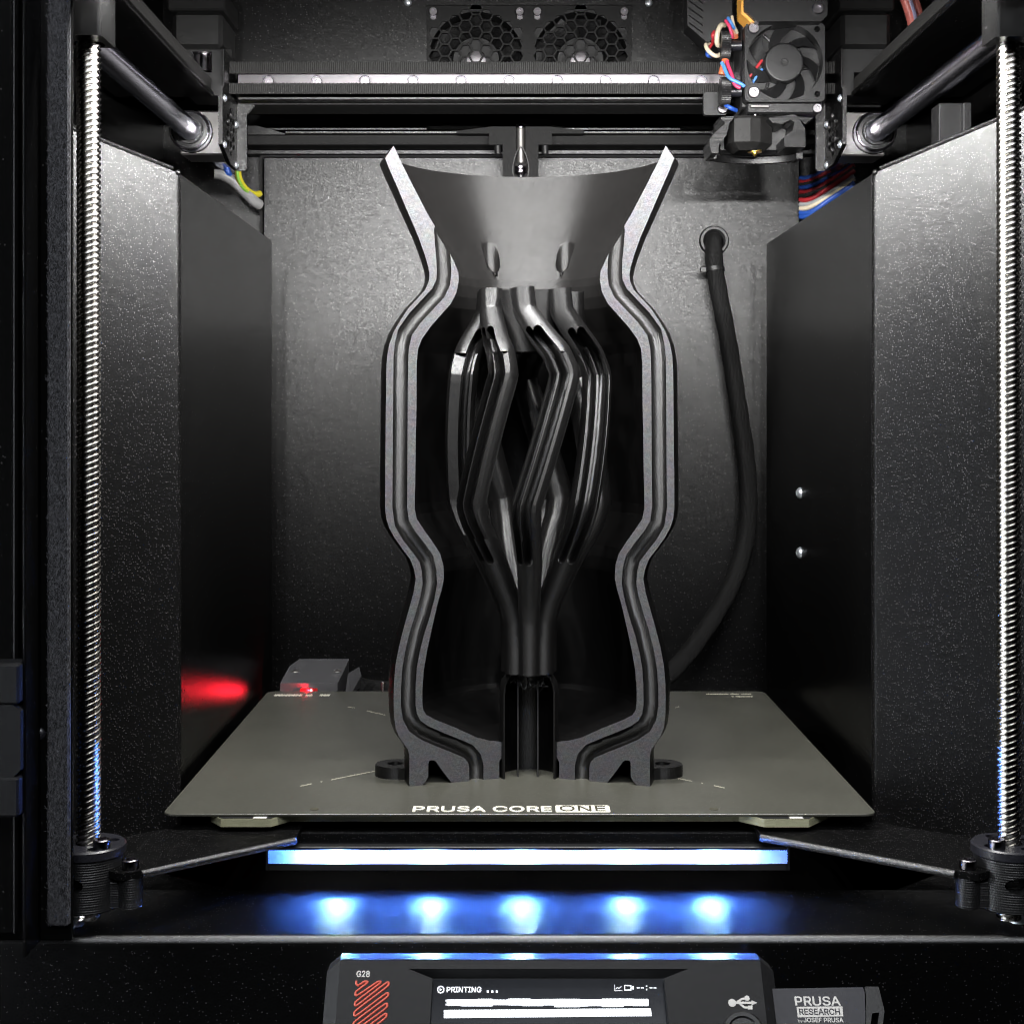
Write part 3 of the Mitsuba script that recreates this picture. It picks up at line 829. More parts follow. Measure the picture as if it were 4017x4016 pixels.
bore_ = near_ & ~flat & (np.abs(np.hypot(cen[:, 0], cen[:, 1]) - prof_r) < 3.6)
for sgn in (-1, 1):
    printed('cooling_channel', trimesh.Trimesh(sm.vertices, sm.faces[bore_ & (cen[:, 0] * sgn > 0) & ~up_], process=False), 'groove_sheen_plastic', model, 28, turned=False)
printed('shell', trimesh.Trimesh(sm.vertices, sm.faces[~flat & ~up_ & ~bore_], process=False), 'shaded_plastic', model, 28)

# twisted tubes: (crop y, twist in degrees, ring radius, tube radius)
tubes_k = np.array([(48, -9.5, 17.3, 4.7), (180, -6, 17.6, 4.7), (290, 9, 20.2, 5.0), (430, 25, 24.8, 5.6), (545, 30, 27.2, 5.8), (1315, -3, 28.0, 5.8),
                    (1420, -3, 25.6, 5.6), (1640, 0, 17.4, 4.9), (1880, 0, 9.4, 4.4), (1980, 0, 7.5, 4.2), (2120, 0, 7.2, 4.1), (2290, 0, 7.2, 4.1)], float)
zz = H - (1100 + tubes_k[:, 0] * 0.6729 - CV) * (YA - 0.75 * tubes_k[:, 2]) / F
zs = np.linspace(zz[0], zz[-1], 110)
def pc(col):
    fine = np.linspace(zz[0] + 12, zz[-1] - 12, 1200)
    w = int(3.2 / abs(fine[1] - fine[0]))
    y = np.interp(fine, zz[::-1], tubes_k[::-1, col])
    y = np.convolve(np.pad(y, w, mode='edge'), np.ones(w) / w, mode='same')[w:-w]
    return np.interp(zs, fine[::-1], y[::-1])



tw, rho, rad = pc(1), pc(2), pc(3)
outs, ins = [], []
for k in range(7):
    az = np.radians(-90 + tw + k * 360 / 7)
    P = np.stack([XA + rho * np.cos(az), YA + rho * np.sin(az), zs], 1)
    outs.append(man(sweep(P, rad, 28)))
    Q = P.copy()
    Q[0] += [0, 0, 1.0]
    ins.append(man(sweep(Q[:8], rad[:8] - 1.25, 24)))
zc_ = zz[0]
outs.append(Manifold.cylinder(24, 12.5, 16.8, 64).translate((XA, YA, zc_ - 24.5)))
ins.append(Manifold.cylinder(40, 11.5, 11.5, 48).translate((XA, YA, zc_ - 30)))
core = Manifold.batch_boolean(outs, m3.OpType.Add) - Manifold.batch_boolean(ins, m3.OpType.Add)
keep_lo, keep_hi = np.interp(1635, tubes_k[:, 0], zz), np.interp(292, tubes_k[:, 0], zz)
groove = []
for k, look_, off in ((-2, -6, ((1.6, 1.8),)), (-1, -24, ((-3.3, 1.55), (0.7, 2.0))), (0, -13, ((-3.3, 1.6), (0.8, 2.1))), (1, 8, ((-2.6, 1.6), (1.9, 2.1)))):
    az = np.radians(-90 + tw + k * 360 / 7)
    P = np.stack([XA + rho * np.cos(az), YA + rho * np.sin(az), zs], 1)
    on = (zs > keep_lo) & (zs < keep_hi)
    Pk, Rk = P[on][::2], rad[on][::2]
    la = math.radians(look_)
    dv, tv = np.array([math.sin(la), -math.cos(la), 0]), np.array([math.cos(la), math.sin(la), 0])
    for o_, r0 in off:
        sets = []
        for q, rr in zip(Pk, Rk):
            f_ = rr / 5.8
            c0_ = q + tv * o_ * f_
            sets.append([Manifold.sphere(r0 * f_, 16).translate(tuple(c0_ - dv * 1.2)), Manifold.sphere(r0 * f_, 16).translate(tuple(c0_ + dv * 8.0))])
        groove += [Manifold.batch_hull(sets[i] + sets[i + 1]) for i in range(len(sets) - 1)]
    for i in range(3, len(Pk) - 4):
        pts_ = [q + tv * a_ + dv * b_ for q, rr in ((Pk[i], Rk[i]), (Pk[i + 1], Rk[i + 1])) for a_ in (-8, 8) for b_ in (rr * 0.70, 10)]
        groove.append(Manifold.hull_points(np.array(pts_, np.float32)))
core = core - Manifold.batch_boolean(groove, m3.OpType.Add)
printed('tube_core', core, 'printed_plastic', model, 32, turned=False)
# support under the core: thin arched shell and two fins
zk = zz[-1]
sup = CrossSection([np.array([(11.0, 0), (11.7, 0), (11.7, zk - 8), (11.2, zk - 4), (9.6, zk - 1.2), (7.2, zk + 0.2), (7.2, zk - 0.8), (9.2, zk - 2.2), (10.6, zk - 5), (11.0, zk - 8.5)], float)], m3.FillRule.NonZero).revolve(96, 240.0).rotate((0, 0, -30))
printed('support_shell', sup.translate((XA, YA, 0)), 'printed_plastic', model)
for x in (943.7 - 66, 943.7 + 52):
    xx = XA + (x - 943.7) * 0.0667
    printed('support_fin', box(xx - 0.35, xx + 0.35, YA - 2, YA + 11, 0, zk - 3, 0.1), 'printed_plastic', model)
rng = np.random.default_rng(3)
bits = []
for i in range(26):
    a = rng.uniform(-2.6, -0.5)
    c = np.array([XA + rng.uniform(2, 9) * math.cos(a), YA + rng.uniform(1, 6) * math.sin(a), zk + rng.uniform(-5.5, 0)])
    P = np.array([c, c + rng.normal(0, 1.4, 3), c + rng.normal(0, 2.4, 3) - [0, 0, 1.5]])
    bits.append(sweep(spline(P, 8), 0.22, 6))
obj('stringing', bits, 'black_plastic', model)
for side in (-1, 1):
    cx = XA + side * 53.5
    s = unary_union([Point(cx, YA + 2).buffer(8.0, quad_segs=12), Polygon([(cx - side * 2, YA - 6), (XA + side * 42, YA - 9), (XA + side * 38, YA + 16), (cx - side * 2, YA + 10)])])
    s = s.buffer(2.5).buffer(-2.5).difference(Point(cx, YA + 2).buffer(2.7)).difference(Point(XA, YA).buffer(46.5))
    m = sh_man(s, 4.0) + sh_man(s.buffer(-0.4), 4.4)
    printed('mounting_ear', m, 'printed_plastic', model)

# ------------------------------------------------------------------ gantry
YX = 770
gan = thing('gantry', 'black horizontal gantry beam with steel rail crossing the rear of the chamber', 'gantry')
rail0, rail1 = at(930, 0, YX)[0], at(3230, 0, YX)[0]
zt, zb = at(0, 284, YX)[2], at(0, 330, YX)[2]
rail = box(rail0, rail1, YX, YX + 8, zb - 2.5, zt + 2.5, 0.5)
us = np.arange(1054.5 - 186.5 * 0, 2800, 188.6)
heads = []
for u in us:
    c = at(u, 315, YX)
    rail = rail - cyl([c[0], YX - 1, c[2] - 0.6], [c[0], YX + 2.2, c[2] - 0.6], 3.2, n=28)
obj('rail', rail, 'rail_steel', gan, smooth=20)
for i, u in enumerate(us):
    c = at(u, 315, YX)
    obj('rail_screw', socket_screw([c[0], YX + 2.4, c[2] - 0.6], [0, -1, 0], 2.6, 1.6 if i % 2 else 2.2), 'brushed_steel', gan)
obj('beam', box(rail0 + 1, rail1, YX + 8, YX + 26, at(0, 395, YX)[2], zt + 6, 0.5), 'soft_black', gan)
obj('beam_lip', boxuv(932, 3235, 379, 393, 764, 796, 0.4), 'coarse_coat', gan)
obj('beam_web', boxuv(932, 3235, 394, 412, 772, 796, 0.3), 'soft_black', gan)


def belt_mesh(u0, u1, v0, v1, y):
    a, c = at(u0, v0, y), at(u1, v1, y)
    parts = [box(a[0], c[0], y + 0.75, y + 1.5, c[2], a[2], 0.1)]
    x = a[0]
    tooth = Polygon([(-0.62, 0.8), (-0.45, 0.1), (-0.3, 0), (0.3, 0), (0.45, 0.1), (0.62, 0.8)])
    n = int((c[0] - a[0]) / 2)
    return trimesh.util.concatenate([to_tri(parts[0])] + [to_tri(sh_man(tooth, a[2] - c[2]).translate((x + 1 + 2 * i, y, c[2]))) for i in range(n)])


for v0, v1, nm, u0 in ((243, 288, 'upper', 898), (326, 368, 'lower', 893)):
    single('drive_belt', f'{nm} black toothed drive belt stretched along the gantry', 'belt', belt_mesh(u0, 3290, v0, v1, 765), 'rubber', 'toothed drive belts', smooth=False)

# end brackets, bearings, rods, pulley housings, motors on both sides
for side in (-1, 1):
    lab = 'left' if side < 0 else 'right'
    uf0, uf1 = (931, 968) if side < 0 else (3200, 3237)
    br_ = thing('end_bracket', f'perforated metal bracket at the {lab} end of the gantry', 'bracket', 'gantry end brackets')
    if side < 0:
        s = pix([(931, 408), (1003, 412), (968, 450), (968, 662), (960, 670), (931, 670)], 765)
        X = at(931, 0, 765)[0]
    else:
        s = pix([(3237, 408), (3165, 412), (3200, 450), (3200, 662), (3208, 670), (3237, 670)], 765)
        X = at(3237, 0, 765)[0]
    obj('flange', front(s.buffer(-0.6).buffer(0.6), 765, 2.0), 'coarse_coat', br_)
    zt, zb = at(0, 405, 765)[2], at(0, 668, 765)[2]
    side_s = sbox(725, zb, 767, zt).difference(Polygon([(724, zb + 6.5), (724, zb - 1), (750, zb - 1)]))
    c0 = np.array([747, (zt + zb) / 2 - 1])
    holes = []
    for i in range(6):
        a = math.radians(60 * i + 30)
        holes.append(Point(*(c0 + 8.6 * np.array([math.cos(a), math.sin(a)]))).buffer(3.6))
    holes.append(Point(*c0).buffer(2.0))
    side_s = side_s.difference(unary_union(holes))
    plate = basis(sh_man(side_s, 2.0), [0, 1, 0], [0, 0, 1], [1, 0, 0], [X - (2.0 if side < 0 else 0), 0, 0])
    obj('side_plate', plate, 'coarse_coat', br_)
    for yy, dz in ((730, -5), (761, -12), (730, -28), (761, -33)):
        obj('screw', dome_screw([X if side < 0 else X, yy, zt + dz], [-side, 0, 0], 1.9, 1.3), 'zinc', br_)
    # bearing
    cb = at(746, 513, 748) if side < 0 else at(3434, 518, 748)
    be = thing('linear_bearing', f'shiny round linear bearing in its block at the {lab} rod end', 'bearing', 'linear bearings')
    o_ = (cb[0], 748, cb[2])
    obj('ring', lathe([(9.0, -14), (10.4, -14), (10.4, 1.6), (10.0, 2.0), (9.2, 2.0), (9.0, 1.2)], (0, 0, 0), 56, 'y').translate(o_), 'steel', be)
    obj('seal', lathe([(5.5, -10), (9.0, -10), (9.0, 0.5), (7.0, 0.9), (6.8, 2.2), (5.5, 2.2)], (0, 0, 0), 56, 'y').translate(o_), 'black_plastic', be)
    bxx = (cb[0] - 6, X - 2.3) if side < 0 else (X + 2.3, cb[0] + 6)
    blk = box(bxx[0], bxx[1], 752, 775, cb[2] - 11.5, cb[2] + 11, 0.8) - cyl([cb[0], 740, cb[2]], [cb[0], 790, cb[2]], 10.8, n=48)
    xs_ = X - 2.5 if side < 0 else X + 2.5
    blk = blk - box(xs_ + side * 0.5, xs_ + side * 3.2, 745, 760, cb[2] - 8, cb[2] + 6.5, 0)
    obj('block', blk, 'grey_metal', be)
    single('smooth_rod', f'polished steel rod running front to back along the {lab} side', 'rod', cyl([cb[0], 496, cb[2]], [cb[0], 852, cb[2]], 5.3, n=56), 'steel', 'polished guide rods')
    # pulley housing
    ph = thing('pulley_housing', f'dark grey pulley housing above the {lab} bearing', 'housing', 'pulley housings')
    if side < 0:
        hs = pix([(735, 196), (874, 196), (874, 374), (735, 374)], 758).difference(pix([(752, 203), (831, 203), (831, 285), (752, 285)], 758))
        pc_ = at(800, 246, 766)
    else:
        hs = pix([(3302, 194), (3520, 194), (3520, 374), (3302, 374)], 758).difference(pix([(3349, 284), (3480, 284), (3480, 364), (3349, 364)], 758)).difference(pix([(3438, 222), (3525, 222), (3525, 268), (3438, 268)], 758))
        pc_ = at(3388, 324, 766)
    obj('case', front(hs, 758, 24), 'grey_plastic', ph, smooth=20)
    obj('case_back', box(pc_[0] - 12, pc_[0] + 12, 779, 782, pc_[2] - 10, pc_[2] + 10, 0), 'soft_black', ph)
    z0 = pc_[2] - 5.2
    obj('pulley', lathe([(0, z0), (5.4, z0), (5.4, z0 + 0.8), (4.7, z0 + 1.0), (4.7, z0 + 9.2), (5.4, z0 + 9.4), (5.4, z0 + 10.4), (0, z0 + 10.4)], (pc_[0], 766, 0), 40), 'steel', ph)
    if side > 0:
        c = at(3470, 246, 766)
        obj('pulley', lathe([(0, c[2] - 2.8), (4.6, c[2] - 2.8), (4.6, c[2] + 2.8), (0, c[2] + 2.8)], (c[0], 766, 0), 32), 'grey_metal', ph)
    obj('edge_plate', boxuv(872, 880, 190, 376, 752, 784, 0.2) if side < 0 else boxuv(3298, 3305, 190, 376, 752, 784, 0.2), 'coarse_coat', ph)
    # motor
    mo = thing('stepper_motor', f'square dark stepper motor behind the {lab} end of the gantry', 'motor', 'stepper motors')
    if side < 0:
        m = boxuv(676, 872, 44, 190, 790, 830, 2.2); m2 = boxuv(655, 882, -40, 40, 796, 836, 1.0)
    else:
        m = boxuv(3300, 3494, 44, 190, 790, 830, 2.2); m2 = boxuv(3290, 3510, -40, 40, 796, 836, 1.0)
    obj('body', m, 'motor_black', mo)
    obj('end_cap', m2, 'soft_black', mo)

# rear centre bracket with the third screw
rb = thing('rear_bracket', 'black T shaped bracket with slotted screw at the rear centre', 'bracket')
s = unary_union([pix([(1793, 514), (1930, 497), (2155, 497), (2290, 512), (2290, 524), (1793, 524)], 834), pix([(1918, 500), (2165, 500), (2165, 568), (1918, 568)], 834)])
st = pix([(1972, 555), (2112, 555), (2112, 760), (1972, 760)], 834)
slot = pix([(2024, 480), (2062, 480), (2062, 600), (2024, 600)], 834)
c = at(2043, 645, 834)
drop = Polygon([(c[0] + 5.6 * math.sin(a) * (0.72 + 0.28 * math.cos(a) * -1), c[2] + 9.6 * math.cos(a)) for a in np.linspace(0, 2 * math.pi, 40)[:-1]])
cut = unary_union([slot, drop])
obj('body', front(unary_union([s, st]), 838, 8) + front(unary_union([s, st]).difference(cut), 834, 4), 'soft_black', rb)
obj('drop_rim', front(drop.buffer(0.5).difference(drop), 833.5, 1), 'grey_plastic', rb)
a = at(2043, 480, 837)
obj('rod', cyl([a[0], 838.5, at(0, 640, 838)[2]], [a[0], 838.5, at(0, 490, 838)[2]], 2.6, n=24), 'grey_metal', rb)
obj('screw_tip', lathe([(0, -8), (1.0, -8), (1.6, -5), (3.3, -3.5), (3.3, -2.2), (2.4, -1.8), (3.3, -1.2), (3.3, 0), (0, 0.4)], (c[0], 836, c[2] - 1), 28), 'steel', rb)
for u0, u1 in ((1940, 1966), (2125, 2152)):
    obj('spacer', cyl(at((u0 + u1) / 2, 568, 838), at((u0 + u1) / 2, 605, 838), 2.0, n=20), 'grey_plastic', rb)
obj('cap_screw', dome_screw(at(2043, 497, 836), [0, -0.5, 1], 2.6, 2.0), 'steel', rb)

# ------------------------------------------------------------------ exhaust fans behind a honeycomb guard
YW = 868.2
guard = thing('fan_guard', 'black honeycomb guard over the two exhaust fans in the rear wall', 'fan guard')
hexes = []
R = 3.55
for gx in (-18.9, 43.3):
    c0 = np.array([gx, H + (CV - 218) * YB / F])
    for i in range(-6, 7):
        for j in range(-6, 7):
            c = c0 + [i * 6.12, j * 7.06 + (i % 2) * 3.53]
            if np.linalg.norm(c - c0) < 29.5 and abs(c[0] - c0[0]) < 27:
                hexes.append(Polygon([(c[0] + R * math.cos(math.radians(60 * k)), c[1] + R * math.sin(math.radians(60 * k))) for k in range(6)]))
a, c = at(1674, 22, YB), at(2478, 343, YB)
plate = sbox(a[0] - 2, c[2] - 2, c[0] + 2, a[2] + 2).difference(unary_union(hexes))
obj('honeycomb', front(plate, YB + 1.8, 1.6), 'guard_black', guard, smooth=False)
for u in (1699.5, 2039, 2108, 2449):
    cc = at(u, 46, YB)
    obj('guard_screw', socket_screw([cc[0], YB + 1.8, cc[2]], [0, -1, 0], 2.6, 2.4), 'brushed_steel', guard)
    obj('screw_nut', cyl([cc[0], YB + 0.6, cc[2] - 3.0], [cc[0], YB + 1.9, cc[2] - 3.0], 1.9, n=6), 'brushed_steel', guard)
for i, gx in enumerate((-18.9, 43.3)):
    lab = 'left' if i == 0 else 'right'
    fan = thing('exhaust_fan', f'{lab} black exhaust fan with shiny hub behind the honeycomb guard', 'fan', 'exhaust fans')
    gz = H + (CV - 228) * YB / F
    fr = sbox(gx - 30, gz - 30, gx + 30, gz + 30).difference(Point(gx, gz).buffer(28.5))
    obj('frame', front(fr, YB + 4, 14), 'black_plastic', fan)
    obj('hub', lathe([(0, -12), (14.5, -12), (14.5, 1.0), (13.6, 2.0), (0, 2.0)], (0, 0, 0), 48, 'y').translate((gx, YB + 8, gz)), 'grey_plastic', fan)
    obj('hub_cap', lathe([(0, 0), (6.0, 0), (6.0, 0.8), (5.0, 1.2), (0, 1.3)], (0, 0, 0), 40, 'y').translate((gx, YB + 6, gz)), 'brushed_steel', fan)
    for k in range(7):
        a0 = 2 * math.pi * k / 7 + 0.35 + 0.5 * i
        n = 8
        V = []
        for t in np.linspace(0, 1, n):
            r = 14 + 13.5 * t
            for s_ in (0, 1):
                a = a0 + 0.25 * t + 0.62 * s_
                V.append([gx + r * math.cos(a), YB + 7 + 8 * s_, gz + r * math.sin(a)])
        V = np.array(V)
        V2 = V + [0, 1.0, 0]
        Fq = []
        for q in range(n - 1):
            b0 = 2 * q
            Fq += [[b0, b0 + 1, b0 + 3], [b0, b0 + 3, b0 + 2]]
        m = len(V)
        Fq += [[c_ + m, b_ + m, a_ + m] for a_, b_, c_ in list(Fq)]
        obj('blade', trimesh.Trimesh(np.vstack([V, V2]), np.array(Fq), process=False), 'black_plastic', fan, smooth=False)
    obj('stator_plate', box(gx - 29, gx + 29, YB + 22, YB + 23, gz - 29, gz + 29, 0), 'soft_black', fan)

# ------------------------------------------------------------------ tool head
YT = 735
th_ = thing('tool_head', 'black print head with square fan and brass nozzle at the upper right', 'print head')
obj('body', boxuv(2905, 3232, 84, 428, 744, 768, 1.0), 'black_plastic', th_)
# front fan
fc = at(3078, 243, YT)
sq = pix([(2922, 90), (3236, 90), (3236, 400), (2922, 400)], YT).buffer(-2.6).buffer(2.6)
holes = [Point(*(np.array([fc[0], fc[2]]) + np.array(q) * 16.2)).buffer(1.5) for q in ((1, 1), (1, -1))]
hole = Point(fc[0], fc[2]).buffer(19.1, quad_segs=24)
frm = front(sq.difference(hole).difference(unary_union(holes)), YT, 9) + front(sq.buffer(-1.0).difference(hole).difference(unary_union(holes)), YT - 0.35, 2)
obj('fan_frame', frm, 'grey_plastic', th_, smooth=25)
obj('fan_hub', lathe([(0, -6), (9.9, -6), (9.9, 0.6), (9.3, 1.3), (8.6, 1.5), (1.9, 1.5), (1.7, 1.15), (1.0, 1.1), (0.9, 1.4), (0, 1.45)], (0, 0, 0), 56, 'y').translate((fc[0], YT + 2.2, fc[2])), 'grey_plastic', th_)
for k in range(7):
    a0 = 2 * math.pi * k / 7 + 0.9
    V = []
    n = 9
    for t in np.linspace(0, 1, n):
        r = 9.7 + 8.9 * t
        for s_ in (0, 1):
            a = a0 - 0.55 * t + 0.50 * s_
            V.append([fc[0] + r * math.cos(a), YT + 2.6 + 4.2 * s_, fc[2] + r * math.sin(a)])
    V = np.array(V); m = len(V)
    Fq = []
    for q in range(n - 1):
        b0 = 2 * q
        Fq += [[b0, b0 + 1, b0 + 3], [b0, b0 + 3, b0 + 2]]
    Fq += [[c_ + m, b_ + m, a_ + m] for a_, b_, c_ in list(Fq)]
    obj('fan_blade', trimesh.Trimesh(np.vstack([V, V + [0, 0.7, 0]]), np.array(Fq), process=False), 'black_plastic', th_, smooth=30)
for k in range(3):
    a = math.radians(100 + 120 * k)
    obj('fan_strut', sweep(np.array([[fc[0] + r * math.cos(a + 0.02 * r), YT + 8.3, fc[2] + r * math.sin(a + 0.02 * r)] for r in np.linspace(8, 19.5, 8)]), 0.8, 8), 'black_plastic', th_)
for q in ((2955, 114), (2955, 365)):
    c = at(*q, YT)
    obj('fan_screw', socket_screw([c[0], YT, c[2]], [0, -1, 0], 2.75, 2.0), 'brushed_steel', th_)
# extruder cover
obj('extruder_cover', frontuv([(2920, -80), (3246, -80), (3246, 60), (3222, 84), (2966, 84), (2926, 45), (2920, 45)], 727, 752, 0.8), 'grey_plastic', th_)
obj('cover_trim', frontuv([(2908, -80), (2919, -80), (2919, 47), (2960, 88), (2944, 88), (2908, 54)], 730, 744), 'orange_trim', th_, label='orange edge strip of the cover')
c = at(3208, 35, 727)
obj('cover_screw', socket_screw([c[0], 727, c[2]], [0, -1, 0], 2.9, 1.6), 'brushed_steel', th_)
a, c = at(3000, -60, 727), at(3125, 1, 727)
obj('cover_sticker', box(a[0], c[0], 726.8, 727.2, c[2], a[2], 0.05), 'wire_sky', th_)
# left side cover with slats
lc = pix([(2694, -80), (2872, -80), (2872, 60), (2845, 90), (2795, 150), (2780, 168), (2768, 162), (2697, 100)], 742)
slats = []
for i in range(8):
    v = -60 + i * 29
    slats.append(pix([(2699, v), (2757, v + 42), (2757, v + 49), (2699, v + 7)], 742))
slats = unary_union(slats).intersection(lc.buffer(-0.6))
obj('side_cover', front(lc.difference(slats), 742, 2.0) + front(lc, 744, 14), 'grey_plastic', th_, smooth=20)
# thumb wheels
for v in (180, 360):
    c = at(2843, v, 742)
    w = 2.35
    wheel = CrossSection([np.array([((7.35 if i % 2 else 7.0) * math.cos(i * math.pi / 42), (7.35 if i % 2 else 7.0) * math.sin(i * math.pi / 42)) for i in range(84)])], m3.FillRule.NonZero).extrude(2 * w)
    obj('thumb_wheel', basis(wheel, [0, 1, 0], [0, 0, 1], [1, 0, 0], [c[0] - w, 742, c[2]]), 'black_plastic', th_, smooth=25)
    obj('wheel_shaft', cyl([c[0] + w, 742, c[2] + (0 if v < 200 else 0)], [c[0] + w + 6, 742, c[2]], 2.6, n=24), 'anodised', th_)
obj('side_plate', frontuv([(2760, 362), (2852, 362), (2852, 452), (2760, 452)], 752, 756, 1.5), 'grey_plastic', th_)
c = at(2836, 425, 750)
obj('plate_screw', socket_screw([c[0], 752, c[2]], [0, -1, 0], 2.6, 2), 'brushed_steel', th_)
obj('lower_plate', boxuv(2930, 3215, 402, 446, 738, 764, 0.8), 'black_plastic', th_)
obj('plate_tab', boxuv(2944, 3018, 411, 423, 736, 740, 0.3), 'grey_metal', th_)
c = at(3207, 424, 736)
obj('plate_screw', socket_screw([c[0], 738, c[2]], [0, -1, 0], 2.4, 2), 'brushed_steel', th_)
obj('heat_break', cyl(at(2963, 425, 742), at(2963, 460, 742), 1.6, n=20), 'steel', th_)
# heater sock: chamfered prism
a, c = at(2862, 456, 731), at(3030, 572, 731)
zt, zb = a[2], c[2]
cxm = at(2961, 0, 731)[0]
plan = Polygon([(at(2880, 0, 731)[0], 731), (at(2942, 0, 731)[0], 730), (at(2984, 0, 731)[0], 731.5), (at(3030, 0, 731)[0] + 1, 738), (at(3030, 0, 731)[0] + 1, 752), (at(2862, 0, 731)[0], 752), (at(2862, 0, 731)[0], 737)])
sock = Manifold.batch_hull([sh_man(plan, zt - zb - 3.0).translate((0, 0, zb + 2.0)), sh_man(plan.buffer(-1.0), zt - zb - 1.0).translate((0, 0, zb + 1.5)), sh_man(plan.buffer(-4.5), 1).translate((0, 0, zb - 1.5))])
obj('heater_sock', sock, 'rubber', th_, smooth=15)
nz = at(2961, 614, 740)
obj('nozzle', lathe([(0, 0), (0.45, 0), (1.4, 1.3), (1.4, 1.9), (3.6, 2.0), (3.6, 3.6), (2.6, 4.0), (2.6, 5.5), (0, 5.5)], (nz[0], 740, nz[2]), 6 * 4), 'brass', th_, label='brass nozzle', smooth=20)
# cooling duct around it
lobe = [(2822, 458), (2880, 456), (2845, 500), (2836, 540), (2818, 570), (2812, 600), (2790, 596), (2783, 560), (2803, 520), (2846, 487), (2838, 478)]
obj('duct_arm', frontuv([(2822, 460), (2885, 455), (2862, 482), (2850, 530), (2820, 568), (2818, 602), (2792, 600), (2783, 566), (2785, 545), (2812, 512), (2846, 484)], 728, 752, 0.6), 'matte_printed', th_)
obj('duct_arm', frontuv([(3010, 462), (3118, 450), (3132, 460), (3158, 505), (3160, 578), (3078, 576), (3076, 538), (3110, 512), (3116, 478), (3100, 470), (3068, 488), (3032, 482)], 728, 752, 0.6), 'matte_printed', th_)
obj('duct_wing', frontuv([(3128, 458), (3190, 462), (3158, 488)], 732, 744), 'matte_printed', th_)
obj('duct_back', boxuv(2812, 3120, 456, 604, 750, 764, 2), 'black_plastic', th_)
el = Polygon([(at(2970, 0, 740)[0] + 23.5 * math.cos(a), 744 + 15 * math.sin(a)) for a in np.linspace(0, 2 * math.pi, 48)[:-1]])
zd = at(0, 606, 730)[2]
obj('duct_lip', sh_man(el.difference(sbox(-500, 0, 500, 742)).difference(Polygon([(at(2970, 0, 740)[0] + 20.5 * math.cos(a), 744 + 12.4 * math.sin(a)) for a in np.linspace(0, 2 * math.pi, 48)[:-1]])), 3.2).translate((0, 0, zd)), 'black_plastic', th_)


def wire(colour, pts, label, r=0.75, group=None, n=40):
    single('wire', label, 'wire', sweep(wirepath(pts, n), r, 10), 'wire_' + colour, group, smooth=60)


# wires of the tool head
wire('pink', [(2846, 82, 738), (2865, 115, 736), (2872, 150, 738)], 'short pink wire leaving the slatted side cover of the print head', 0.85)
wire('sky', [(2856, 72, 739), (2868, 92, 737), (2880, 112, 739)], 'short light blue wire beside the pink one above the upper thumb wheel', 0.85)
wire('cream', [(2872, 66, 740), (2874, 85, 739), (2892, 130, 742)], 'short cream wire at the corner of the slatted side cover', 0.85)
wire('cream', [(2842, 100, 744), (2815, 130, 740), (2812, 160, 741), (2822, 178, 746)], 'cream wire looping behind the upper thumb wheel', 1.3)
wire('red', [(2812, 118, 746), (2797, 140, 742), (2798, 165, 746)], 'red wire at the lower tip of the slatted side cover', 1.1)
wire('cream', [(2790, 178, 748), (2775, 194, 742), (2795, 214, 741), (2826, 213, 744)], 'cream wire bent around left of the upper thumb wheel', 1.1)
wire('red', [(2792, 176, 749), (2782, 190, 745), (2776, 205, 745), (2800, 219, 746)], 'red wire under the bent cream wire left of the upper thumb wheel', 0.8)
wire('blue', [(2775, 205, 747), (2776, 217, 744), (2790, 222, 748)], 'dark blue wire stub above the upper belt near the print head', 1.0)
wire('rust', [(2872, 108, 744), (2880, 130, 744), (2882, 150, 745)], 'rust coloured connector wire between upper thumb wheel and print head', 1.9)
wire('pink', [(2852, 240, 737), (2862, 272, 735), (2874, 305, 733), (2882, 330, 732), (2905, 345, 731)], 'bright pink wire running from between the thumb wheels to the square fan', 0.95)
wire('sky', [(2830, 246, 736), (2846, 278, 734), (2864, 308, 732), (2890, 322, 731), (2920, 340, 731)], 'light blue wire running from between the thumb wheels to the square fan', 0.95)
wire('rust', [(2846, 238, 741), (2838, 270, 740), (2832, 294, 740)], 'rust coloured wire between the two thumb wheels', 2.0)
wire('red', [(2936, 308, 741.0), (2965, 270, 740.6), (2997, 228, 741)], 'red wire seen inside the square fan left of its hub', 0.8)
wire('sky', [(2951, 330, 741.0), (2968, 300, 740.6), (2990, 272, 741)], 'blue wire seen inside the square fan below the red one', 0.65)
wire('blue', [(2846, 412, 742), (2862, 422, 740), (2888, 434, 742)], 'dark blue wire under the lower thumb wheel', 1.1)
# rear left cables
wire('white', [(840, 680, 836), (900, 700, 838), (960, 752, 842), (1015, 802, 852)], 'thick white cable sagging behind the left gantry bracket', 3.2)
wire('yellow', [(934, 660, 834), (938, 700, 836), (960, 738, 840), (1018, 760, 852)], 'yellow and green cable hooked beside the white cable', 1.9)
wire('green', [(932, 664, 832.4), (935.5, 702, 834.2), (957.5, 741, 838.2), (1016, 763.5, 850.2)], 'green stripe wire lying along the yellow cable', 0.9)
wire('blue', [(886, 650, 836), (896, 680, 836), (915, 702, 842)], 'short dark blue cable left of the yellow one', 1.9)
